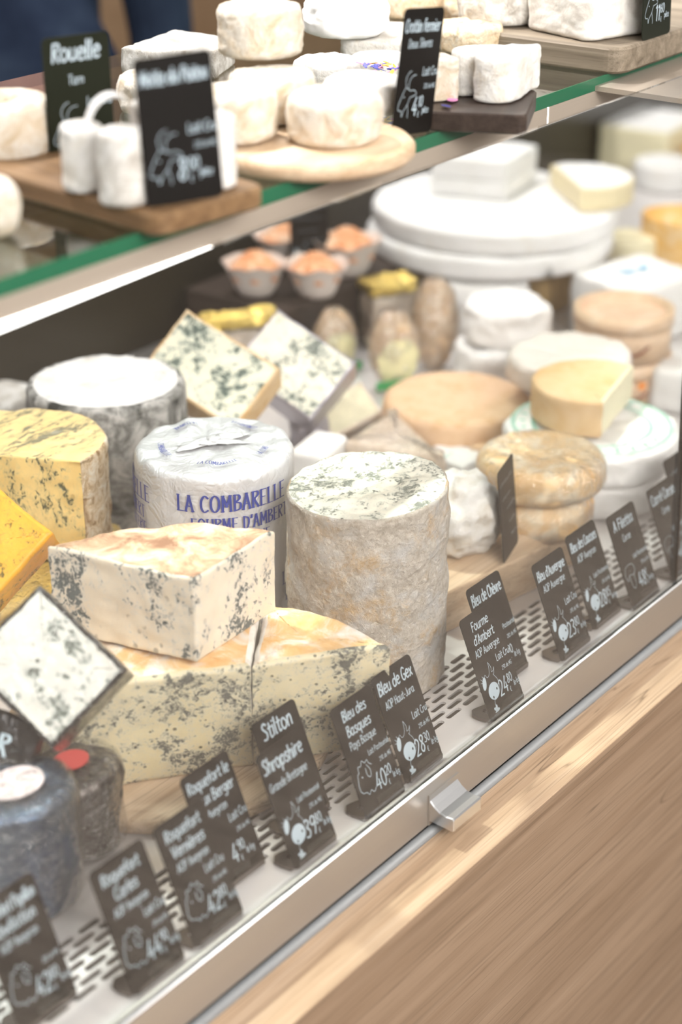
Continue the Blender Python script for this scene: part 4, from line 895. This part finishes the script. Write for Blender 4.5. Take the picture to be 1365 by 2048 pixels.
# paper cups on a dark riser
RZ = .075
r0 = at(590, 560, RZ)
tag(MB().prism(rrect(.25, .15, .004), 0, RZ - .001, .002).build('display_riser', M['dark_wood'], None, False, V((1.765, 1.388, .0005))), 'low dark riser under the orange rosettes in paper cups', 'riser')
def paper_cup(label, px, py, s, seed, rot):
    o = tag(empty('rosette_cup', at(px, py, RZ), rot), label, 'cheese', 'orange rosettes in paper cups')
    n = 72; vs, fs = [], []
    prof = [(0, 0), (.022, 0), (.026, .008), (.031, .022), (.036, .034), (.041, .042)]
    for k, (r, z) in enumerate(prof):
        for i in range(n):
            a = 2 * PI * i / n; pl = 1 + (.05 * k / 5) * (1 if i % 2 else -1) + (.10 * (k / 5) ** 2 * noise.noise(V((math.cos(a) * 2, math.sin(a) * 2, seed))))
            vs.append(V((r * pl * math.cos(a), r * pl * math.sin(a), z + (.006 * (k == 5) * noise.noise(V((math.cos(a) * 2, math.sin(a) * 2, seed + 4)))))) * s)
    for k in range(5):
        for i in range(n): j = (i + 1) % n; fs.append((k * n + i, k * n + j, (k + 1) * n + j, (k + 1) * n + i))
    mesh('paper_cup', vs, fs, M['cup'], o, True)
    vs, fs = [], []
    for k in range(15):
        t = k / 14; r = .031 * math.sin(PI * (.5 + .5 * t)) ** .7 if t < 1 else 0; z = .022 + .034 * t ** .8
        for i in range(n):
            a = 2 * PI * i / n; m_ = 1 + .10 * math.sin(a * 7 + t * 5)
            vs.append(V((r * m_ * math.cos(a), r * m_ * math.sin(a), z + .002 * math.sin(k * 2.2))) * s)
    for k in range(14):
        for i in range(n): j = (i + 1) % n; fs.append((k * n + i, k * n + j, (k + 1) * n + j, (k + 1) * n + i))
    mesh('rosette', vs, fs, M['rosette'], o, True)
paper_cup('orange rosette in a pleated paper cup, left one of the front pair', 512, 585, 0.92, 1, 0)
paper_cup('orange rosette in a pleated paper cup, right one of the front pair', 632, 588, 0.92, 2, 1)
paper_cup('orange rosette in a flaring paper cup behind and right of the front pair', 694, 545, 1.02, 3, 2)
paper_cup('orange rosette behind the small dark card, partly cut by the shelf', 572, 530, .95, 4, 3)
card('small dark price card standing among the orange rosettes', at(622, 553, RZ), -.65, .1, title=[], milk=None, fat=None, scribble=True, kind='cow', stand=False)
# cellophane packs and bread-shaped cheeses
def loaf(label, px, py, rx, ry, h, lean, rz, mat, lab_=True):
    o = tag(empty('wrapped_loaf', at(px, py, .0005), rz), label, 'cheese', 'wrapped loaf shaped cheeses')
    vs, fs = [], []; n, m = 40, 22
    for sc_, nm, mt in ((1, 'crust', M[mat]), (1.06, 'cellophane', M['bag'])):
        vs, fs = [], []
        for k in range(m + 1):
            t = k / m; r = math.sin(PI * (.04 + .92 * t)) ** .55
            for i in range(n):
                a = 2 * PI * i / n; q_ = V((rx * r * math.cos(a) * sc_, ry * r * math.sin(a) * sc_ + lean * t * h, t * h * (1 if sc_ == 1 else 1.03)))
                q_ += V((math.cos(a), math.sin(a), 0)) * (.0015 if sc_ == 1 else .004) * fbm(q_, 60, sc_ * 3); vs.append(q_)
        for k in range(m):
            for i in range(n): j = (i + 1) % n; fs.append((k * n + i, k * n + j, (k + 1) * n + j, (k + 1) * n + i))
        mesh(nm, vs, fs, mt, o, True)
    if lab_:
        b = MB(); N_ = 10
        for zz in (.10, .25, .45, .58, .68):
            w_ = .95 if zz < .5 else .95 * (1 - (zz - .45) * 2.4)
            r = math.sin(PI * (.04 + .92 * zz)) ** .55
            b.v += [V((rx * r * 1.09 * math.sin(w_ * (i / N_ * 2 - 1)), -ry * r * 1.09 * math.cos(w_ * (i / N_ * 2 - 1)) + lean * zz * h, zz * h)) for i in range(N_ + 1)]
        for k in range(4):
            for i in range(N_): b.f.append((k * (N_ + 1) + i, k * (N_ + 1) + i + 1, (k + 1) * (N_ + 1) + i + 1, (k + 1) * (N_ + 1) + i))
        q_ = b.build('paper_label', M['yellow_label'], o, True)
        p = Pen()
        for yy, ww in ((.55, .010), (.44, .018), (.38, .016), (.24, .018)): p.stroke([(-ww, yy), (ww, yy)], .0022 if yy != .55 else .004)
        p.v = p.v
        r = .9; p.build('printed_lines', M['ink_green'], o, lambda u, v: V((u, -ry * 1.12 * (math.sin(PI * (.04 + .92 * v)) ** .55) * math.sqrt(max(.05, 1 - (u / rx) ** 2 * .8)) + lean * v * h, v * h if abs(v) < 2 else 0)))
        MB().box(-rx * 1.0, rx * 1.0, -ry * .95, -ry * .8, .004, .014).build('green_band', M['green_label'], o)
loaf('bread shaped crumbed cheese in cellophane with pale yellow label', 790, 772, .030, .020, .088, .1, -.55, 'crumb')
loaf('taller bread shaped cheese in cellophane leaning behind the labelled one', 868, 735, .028, .022, .105, .12, -.95, 'crumb', False)
loaf('bread shaped cheese with pale yellow label behind the foil blue half', 672, 742, .026, .018, .075, .1, -.5, 'crumb')
def pack(label, px, py, w_, d_, h, rz):
    q0 = at(px, py, h * 1.2); o = tag(empty('cellophane_pack', V((q0.x, q0.y, .0005)), rz), label, 'cheese', 'gold topped cellophane packs')
    s = slab(path([(rrect(w_, d_, .008) + [rrect(w_, d_, .008)[0]], 'side')], .005)[0], h, bev=.004, nz=8, nr=8, amp=.002, seed=50); mesh('cheese', s[0], s[1], M['film_beige'], o)
    s = slab(path([(rrect(w_ * 1.06, d_ * 1.08, .01) + [rrect(w_ * 1.06, d_ * 1.08, .01)[0]], 'side')], .005)[0], h * 1.06, bev=.004, nz=8, nr=8, amp=.005, sc=50, seed=51); mesh('cellophane', s[0], s[1], M['bag'], o)
    s = slab(path([(rrect(w_ * 1.08, d_ * 1.1, .008) + [rrect(w_ * 1.08, d_ * 1.1, .008)[0]], 'side')], .004)[0], .014, bev=.003, nz=4, nr=6, amp=.004, sc=70, seed=52); q_ = mesh('gold_band', s[0], s[1], M['gold'], o); q_.location.z = h * 1.06
pack('gold topped cellophane pack below the orange rosettes', 478, 632, .085, .030, .075, -.55)
pack('gold topped cellophane pack right of the orange rosettes', 776, 566, .060, .040, .062, -.45)
# ------------------------------------------------------------------ the upper shelf
S0 = SHELF + .0004
def board(name, label, corner, ax, ay, lx, ly, th, mat, r=.012, bev=.002):
    """rectangular board with rounded corners from its near corner along two level directions"""
    pts = [V(q) for q in rrect(lx, ly, r, 6, lx / 2, ly / 2)]
    o = MB().prism([tuple(q) for q in pts], 0, th, bev).build(name, mat, None, False)
    o.matrix_world = frame4(V((corner.x, corner.y, S0)), ax, V((0, 0, 1)))
    return tag(o, label, 'board')
UL = .0135                                       # left board
c_ = at(318, 478, S0)
board('serving_board', 'brown wooden board at the left end of the glass shelf', c_, (at(556, 408, S0) - c_), None, .092, .20, UL, M['brown_wood'])
c_ = at(1240, 152, S0); UR = .021
board('serving_board', 'thick weathered grey wooden board at the right end of the shelf', c_, V((1, .02, 0)), None, .30, .17, UR, M['grey_wood'], .016)
e1 = (at(1045, 262, S0) - at(862, 254, S0)).normalized(); US = .014
c_ = at(850, 262, S0)
board('slate_board', 'dark flat board under the heart shaped cheese', c_, e1, None, (at(1052, 262, S0) - c_).length, .085, US, M['dark_wood'], .006, .0012)
UB = .013; c_ = at(626, 276, S0 + UB)
o = MB().prism(circle(.0690, 80), 0, UB, .004).build('round_board', M['pale_wood'], None, True, V((c_.x, c_.y, S0))); tag(o, 'round pale wooden board under the small goat cheeses on the shelf', 'board')
def goat(label, px, py, z, R, H, mat='goat', seed=0, amp=.0011, name='goat_cheese', bev=None, bulge=.0012, r2=None, sc=110, rz=0):
    return thing(name, label, 'cheese', at(px, py, z), rz, slab(circle(R, 72, r2), H, bev=bev or min(R, H) * .2, nz=16, nr=14, amp=amp, sc=sc, seed=seed, bulge=bulge, kb=4, wob=.0018), M[mat], 'small goat cheeses on the shelf')
zb = S0 + UB + .0006
goat('white goat cheese drum in front on the round board, right of the rest', 667, 279, zb, .0308, .031, 'goat', 61)
goat('goat cheese drum half hidden behind the black card for 8 euros', 466, 276, zb, .0278, .033, 'goat', 62)
goat('goat cheese drum in the middle row under the big one', 542, 236, zb, .0290, .032, 'goat', 63)
goat('goat cheese drum behind the front drum, beside the tall card', 726, 220, zb, .0285, .023, 'goat_white', 64)
goat('largest goat cheese drum, stacked on top of two others', 520, 108, zb + .034, .0300, .036, 'goat', 65)
goat('flat goat cheese disc behind the black card on the left', 332, 218, S0, .0345, .026, 'goat', 66)
goat('small white goat cheese at the back between drum and petals', 652, 168, S0, .0255, .020, 'goat_white', 67)
goat('white goat cheese topped with flower petals', 762, 150, S0, .024, .016, 'goat_white', 68)
goat('lumpy white soft cheese round at the top middle of the shelf', 692, 66, S0 + .021, .0335, .030, 'brie_bloom', 69, .003, sc=60)
o = thing('flat_soft_cheese', 'flat soft cheese slab under the lumpy white round', 'cheese', at(762, 108, S0), .5, slab(rrect(.085, .06, .012, 6), .0195, bev=.004, nz=8, nr=8, amp=.001, seed=70), M['goat_white'])
goat('small beige cheese tucked under the beige cheese stack', 800, 62, S0, .021, .019, 'goat_beige', 71)
goat('beige wrinkled cheese at the top edge above the tall card', 820, 28, S0 + .0205, .0285, .020, 'goat_beige', 72)
goat('front beige wrinkled cheese right of the tall card', 935, 96, S0 + .006, .0292, .021, 'goat_beige', 73, .0016)
goat('rear beige wrinkled cheese behind the front beige one', 925, 52, S0 + .006, .0300, .022, 'goat_beige', 74, .0016)
o = MB().prism(circle(.045, 60), 0, .0055, .001).build('round_board', M['pale_wood'], None, True, at(955, 84, S0)); tag(o, 'small pale round board under the beige wrinkled cheeses', 'board')
# wedge of white cheese at the back left
q = [at(243, 150, S0), at(300, 158, S0), at(432, 158, S0), at(470, 128, S0), at(352, 112, S0)]; c_ = sum(q, V()) / 5
pts, tg = path([([(p_.x - c_.x, p_.y - c_.y) for p_ in q + [q[0]]], 'side')], .004)
thing('white_crust_wedge', 'white crusted cheese wedge with grey side at the back left of the shelf', 'cheese', c_, 0, slab(pts, .022, tg, bev=.0018, nz=8, nr=10, amp=.0012, seed=75), {'side': ('rind', M['goat_grey']), 'bottom': ('rind', M['goat_grey']), 'top': ('bloom', M['goat_white'])})
# ring-shaped cheese
o = at(8, 335, S0); R, r_, H = .033, .011, .046; n, b = 72, MB()
for rr, z in ((r_, .001), (R - .002, 0), (R, .003), (R + .0008, H * .5), (R, H - .004), (R - .003, H), (r_ + .003, H), (r_, H - .004), (r_, H * .5)):
    for x, y in circle(rr, n): q_ = V((x, y, z)); b.v.append(q_ + V((x, y, 0)).normalized() * .001 * fbm(q_, 100, 3) + V((0, 0, .0008 * fbm(q_, 90, 8))))
for k in range(9):
    for i in range(n): j = (i + 1) % n; b.f.append((k * n + i, k * n + j, ((k + 1) % 9) * n + j, ((k + 1) % 9) * n + i))
tag(b.build('ring_cheese', M['goat'], None, True, o), 'ring shaped goat cheese with a hole at the left edge of the shelf', 'cheese')
d_ = dome(.02, .036, 9, .001, 60, 40, 18); tag(mesh('goat_cheese_ball', d_[0], d_[1], M['goat'], None, True, None, at(-22, 470, S0)), 'pale round cheese cut off by the left edge before the brown board', 'cheese')
# little logs on the brown board
zl = S0 + UL + .0004
for k_, (px, py, R, H, lab, mt) in enumerate(((168, 378, .0125, .040, 'left one of the little white cheese logs on the brown board', 'goat_white'), (250, 404, .0150, .043, 'little ash grey cheese log with white top beside the black card', 'goat_grey'), (425, 372, .0145, .044, 'little cheese log peeking out right of the black card', 'goat_white'), (308, 352, .0135, .046, 'little cheese log behind the paper band on the brown board', 'goat_white'))):
    s = slab(circle(R, 56), H, bev=.003, nz=16, nr=10, amp=.0009, sc=120, seed=80 + k_, kb=3)
    thing('goat_log', lab, 'cheese', at(px, py, zl), 0, s, {'side': ('rind', M[mt]), 'bottom': ('rind', M[mt]), 'top': ('bloom', M['goat_white'])}, 'little goat logs')
b = MB(); c_ = at(232, 372, zl); n = 18                          # arched paper band
for i in range(n + 1):
    a = PI * i / n; ce, se = math.cos(a), math.sin(a)
    for y in (-.007, .007): b.v.append(V((.017 * ce, y, .030 + .026 * se)))
for i in range(n): b.f.append((2 * i, 2 * i + 1, 2 * i + 3, 2 * i + 2))
k0 = len(b.v)
for x in (-.017, .017):
    b.v += [V((x, y, z)) for y, z in ((-.007, 0), (.007, 0), (.007, .030), (-.007, .030))]
b.f += [(k0, k0 + 1, k0 + 2, k0 + 3), (k0 + 4, k0 + 5, k0 + 6, k0 + 7)]
o = b.build('paper_band', M['paper'], None, True, c_); tag(o, 'arched strip of pale paper standing between the little logs', 'paper'); o.rotation_euler.z = -.6
so = o.modifiers.new('thickness', 'SOLIDIFY'); so.thickness = .0006
# heart-shaped cheese
half_ = [(37, 0), (33, -4), (22, -9), (10, -17), (-3, -26), (-16, -31), (-29, -28), (-37, -18), (-36, -8), (-28, -2)]
hp = smooth(half_ + [(x, -y) for x, y in half_[::-1][:-1]] + [half_[0]], 5)[:-1]
pts = [(x * .00094, y * .00094) for x, y in hp][::-1]
pts = pts if sum(a_[0] * b_[1] - b_[0] * a_[1] for a_, b_ in zip(pts, pts[1:] + pts[:1])) > 0 else pts[::-1]
hz = S0 + US + .0004
thing('heart_cheese', 'heart shaped white cheese on the dark board', 'cheese', at(1006, 186, hz), math.radians(-18), slab(pts, .032, bev=.003, nz=14, nr=16, amp=.001, sc=90, seed=90, kb=4), {'side': ('rind', M['goat_white']), 'bottom': ('rind', M['goat_white']), 'top': ('bloom', M['brie_bloom'])})
thing('square_goat_cheese', 'square white goat cheese behind the tall card on the dark board', 'cheese', at(872, 196, hz), -.5, slab(path([(rrect(.026, .026, .004) + [rrect(.026, .026, .004)[0]], 'side')], .003)[0], .030, bev=.002, nz=10, nr=8, amp=.0008, seed=91), M['goat'])
# big white block and a grey one on the weathered board
zr = S0 + UR + .0004
thing('white_soft_block', 'square soft white cheese with rounded corners on the weathered board', 'cheese', at(1182, 60, zr), -.28, slab(path([(rrect(.082, .080, .012, 6) + [rrect(.082, .080, .012, 6)[0]], 'side')], .003)[0], .034, bev=.004, nz=18, nr=16, amp=.0016, sc=60, seed=92, kb=4), {'side': ('rind', M['white_mould']), 'bottom': ('rind', M['white_mould']), 'top': ('bloom', M['goat_white'])})
goat('ash grey wrinkled cheese at the top edge behind the beige ones', 1000, 40, zr, .036, .03, 'goat_grey', 93, .002, 'grey_wrinkled_cheese', sc=80)
goat('pale wrinkled cheese at the top right between grey one and white block', 1092, 8, zr, .024, .024, 'goat_white', 94, .002, 'grey_wrinkled_cheese', sc=80)
# petals
pc = at(765, 142, S0 + .0175)
for k_ in range(34):
    a, r = random.random() * 6.28, .020 * math.sqrt(random.random())
    cm = ('petal_pink', 'petal_blue', 'petal_yellow')[k_ % 3]
    b = MB().prism(circle(.0042, 8, .0014), 0, .0004).xf(rotm(random.uniform(-.5, .5), random.uniform(-.5, .5), random.random() * 6.28))
    tag(b.build('petal', M[cm], None, False, pc + V((r * math.cos(a), r * math.sin(a), .0015 + .003 * random.random()))), {'petal_pink': 'tiny pink dried petal strewn on the small goat cheese', 'petal_blue': 'tiny dark blue dried petal strewn on the small goat cheese', 'petal_yellow': 'tiny yellow dried petal strewn on the small goat cheese'}[cm], 'petal', 'petals on the goat cheese')
for k_, (px, py, cm, lab) in enumerate(((905, 200, 'petal_pink', 'pink petal lying on the dark board by the heart'), (892, 212, 'petal_blue', 'dark blue petal lying on the dark board'), (878, 196, 'petal_yellow', 'yellow petal lying on the dark board by the tall card'))):
    b = MB().prism(circle(.006, 10, .0028), 0, .0005).xf(rotm(.2, .1, k_)); tag(b.build('petal', M[cm], None, False, at(px, py, hz + .0012)), lab, 'petal', 'petals on the dark board')
# cards on the shelf
U = dict(stand=False)
card('black price card for 8 euros apiece with a goat drawing, left on the shelf', at(372, 404, zl), math.radians(-26), .05, title=['Motte du Poitou'], price=('8', '00'), kind='goat', unit='pièce', fat='23% de MG', roll=-.045, tsize=8.5, **U)
card('tall black price card with a goat drawing in the middle of the shelf', at(822, 268, S0 + .003), math.radians(0), -.04, title=['Crottin fermier'], region=['Deux Sèvres'], price=('4', '10'), kind='goat', unit='pièce', fat='23% de MG', roll=.11, tsize=8.5, **U)
card('dark green price card reading Rouelle at the left of the shelf', at(168, 335, S0), math.radians(-17), .02, title=['Rouelle'], region=['Tarn'], kind='goat', fat=None, mat='tag_green_reflection', tsize=12, **U)
card('dark green price card for 11,60 apiece on the weathered board', at(1312, 74, zr), 0, .04, title=[], price=('11', '60'), kind='goat', unit='pièce', mat='tag_green_reflection', fat='23% de MG', **U)
# ------------------------------------------------------------------ behind the counter
pb = atd(20, 40, 2.5); GZ = -.86
pe = empty('person', (pb.x, pb.y, GZ)); tag(pe, 'person in dark blue clothes behind the counter, one hand held forward', 'person')
pe.rotation_euler.z = math.atan2(-FWD.y, -FWD.x) + PI / 2 - .25
J = {'pelvis': (0, 0, .95, .135, .10), 'waist': (0, 0, 1.10, .13, .095), 'chest': (0, 0, 1.30, .155, .105), 'neckb': (0, 0, 1.44, .07, .065), 'neck': (0, -.01, 1.50, .05, .05), 'head0': (0, -.02, 1.57, .062, .07), 'head1': (0, -.02, 1.66, .072, .085), 'head2': (0, -.015, 1.73, .045, .05)}
E_ = [('pelvis', 'waist'), ('waist', 'chest'), ('chest', 'neckb'), ('neckb', 'neck'), ('neck', 'head0'), ('head0', 'head1'), ('head1', 'head2')]
for s, nm in ((1, 'l'), (-1, 'r')):
    J.update({nm + 'sh': (s * .19, 0, 1.39, .06, .06), nm + 'hip': (s * .09, 0, .88, .09, .09), nm + 'knee': (s * .10, -.02, .48, .06, .06), nm + 'ank': (s * .10, .01, .09, .042, .042), nm + 'toe': (s * .11, -.13, .035, .035, .03)})
    if s < 0: J.update({nm + 'elb': (s * .25, -.06, 1.12, .048, .048), nm + 'wri': (s * .16, -.30, 1.10, .032, .028), nm + 'palm': (s * .13, -.37, 1.09, .036, .018)})
    else: J.update({nm + 'elb': (s * .215, .03, 1.12, .048, .048), nm + 'wri': (s * .205, -.10, .90, .032, .028), nm + 'palm': (s * .20, -.13, .83, .036, .018)})
    E_ += [('chest', nm + 'sh'), (nm + 'sh', nm + 'elb'), (nm + 'elb', nm + 'wri'), (nm + 'wri', nm + 'palm'), ('pelvis', nm + 'hip'), (nm + 'hip', nm + 'knee'), (nm + 'knee', nm + 'ank'), (nm + 'ank', nm + 'toe')]
    px_, py_, pz_ = J[nm + 'palm'][:3]
    for f_, (dx, L) in enumerate(((-.026, .062), (-.009, .074), (.009, .070), (.026, .055))):
        a = nm + 'f%d' % f_; J[a + 'a'] = (px_ + dx, py_ - .035, pz_, .0095, .0095); J[a + 'b'] = (px_ + dx * 1.2, py_ - .035 - L * .5, pz_ - .006, .009, .009); J[a + 'c'] = (px_ + dx * 1.25, py_ - .03 - L, pz_ - .022, .0075, .0075)
        E_ += [(nm + 'palm', a + 'a'), (a + 'a', a + 'b'), (a + 'b', a + 'c')]
    J[nm + 'ta'] = (px_ - s * .036, py_ - .005, pz_ - .004, .011, .011); J[nm + 'tb'] = (px_ - s * .052, py_ - .036, pz_ - .012, .009, .009)
    E_ += [(nm + 'palm', nm + 'ta'), (nm + 'ta', nm + 'tb')]
names = list(J); me = bpy.data.meshes.new('body'); me.from_pydata([J[k][:3] for k in names], [(names.index(a), names.index(b)) for a, b in E_], [])
body = bpy.data.objects.new('body', me); COL.objects.link(body); body.parent = pe
sk = body.modifiers.new('skin', 'SKIN'); body.modifiers.new('sub', 'SUBSURF').levels = 2; body.modifiers['sub'].render_levels = 2
for i, k in enumerate(names):
    me.skin_vertices[0].data[i].radius = J[k][3:]; me.skin_vertices[0].data[i].use_root = k == 'pelvis'
bm_ = NT('body_clothes_and_skin', .85, .2); sx = bm_.n('SeparateXYZ'); bm_.l(bm_.tc.outputs['Object'], sx.inputs[0])
hand = bm_.math('LESS_THAN', sx.outputs['Y'], -.155); up_ = bm_.math('GREATER_THAN', sx.outputs['Z'], 1.475); low = bm_.math('GREATER_THAN', sx.outputs['Z'], .6)
fac = bm_.math('MAXIMUM', bm_.math('MULTIPLY', hand, low), up_)
bm_.col(bm_.mix(fac, bm_.mix(bm_.ramp(bm_.noise(bm_.vec(), 7, 3), [(.35, 0), (.7, 1)]), (.010, .016, .034), (.028, .045, .075)), (.60, .34, .27)))
me.materials.append(bm_.m)
d_ = dome(.088, .12, 2, .004, 30, 40, 16, .45); mesh('hair', [V((v.x, v.y * 1.15 + .005, v.z + 1.665)) for v in d_[0]], d_[1], M['hair'], pe)
for s in (1, -1):
    d_ = dome(.011, .02, 2, 0, 30, 12, 8); mesh('eye', [V((v.x + s * .03, v.y - .098, v.z + 1.645)) for v in d_[0]], d_[1], M['paper'], pe)
    d_ = dome(.012, .05, 2, 0, 30, 12, 8); mesh('ear', [V((v.x + s * .074, v.y - .015, v.z + 1.61)) for v in d_[0]], d_[1], M['skin'], pe)
d_ = dome(.014, .045, 2, 0, 30, 12, 8); mesh('nose', [V((v.x, v.y - .105, v.z + 1.605)) for v in d_[0]], d_[1], M['skin'], pe)
MB().prism(rrect(.04, .008, .003, 3, 0, -.096), 1.578, 1.586).build('mouth', M['red_label'], pe)
# apron
av, af = [], []
for k in range(13):
    z = .55 + .72 * k / 12; w_ = .20 - .10 * max(0, (z - 1.08) / .19) if z > 1.08 else .20
    for i in range(17): t = i / 16 * 2 - 1; av.append(V((w_ * t, -.135 + .09 * t * t + .006 * math.sin(i * 1.4 + z * 5), z)))
for k in range(12):
    for i in range(16): af.append((k * 17 + i, k * 17 + i + 1, (k + 1) * 17 + i + 1, (k + 1) * 17 + i))
o = mesh('apron', av, af, M['navy'], pe); o.modifiers.new('thickness', 'SOLIDIFY').thickness = .003
bcx = atd(380, 60, 3.3)
bk = tag(empty('back_counter', (bcx.x + .6, 2.95, GZ)), 'brown back counter against the rear wall', 'counter')
MB().box(-1.6, 2.6, -.25, .24, 0, .50).build('cabinet_body', M['wall_brown'], bk); MB().box(-1.62, 2.62, -.28, .24, .50, .53).build('counter_top', M['stone'], bk)
kb = MB(); q_ = atd(395, 45, 3.2)
v = [V((x, y, z)) for z, e in ((0, 0), (.16, .005), (.31, -.01)) for x, y in ((-.12 + e, -.07), (.12 + e, -.07), (.12 + e, .07), (-.12 + e, .07))]
f = [(3, 2, 1, 0)] + [(4 * k + i, 4 * k + (i + 1) % 4, 4 * k + 4 + (i + 1) % 4, 4 * k + 4 + i) for k in range(2) for i in range(4)] + [(8, 9, 10, 11)]
kb = tag(empty('paper_bag', (q_.x, 2.83, GZ + .531), -.5), 'brown kraft paper bag on the rear counter', 'bag')
mesh('bag_body', v, f, M['kraft'], kb, False)
for yy in (-.06, .06): MB().tube([V((-.04, yy, .305)), V((-.035, yy, .36)), V((0, yy, .375)), V((.035, yy, .36)), V((.04, yy, .305))], .004, 6).build('bag_handle', M['kraft'], kb, True)
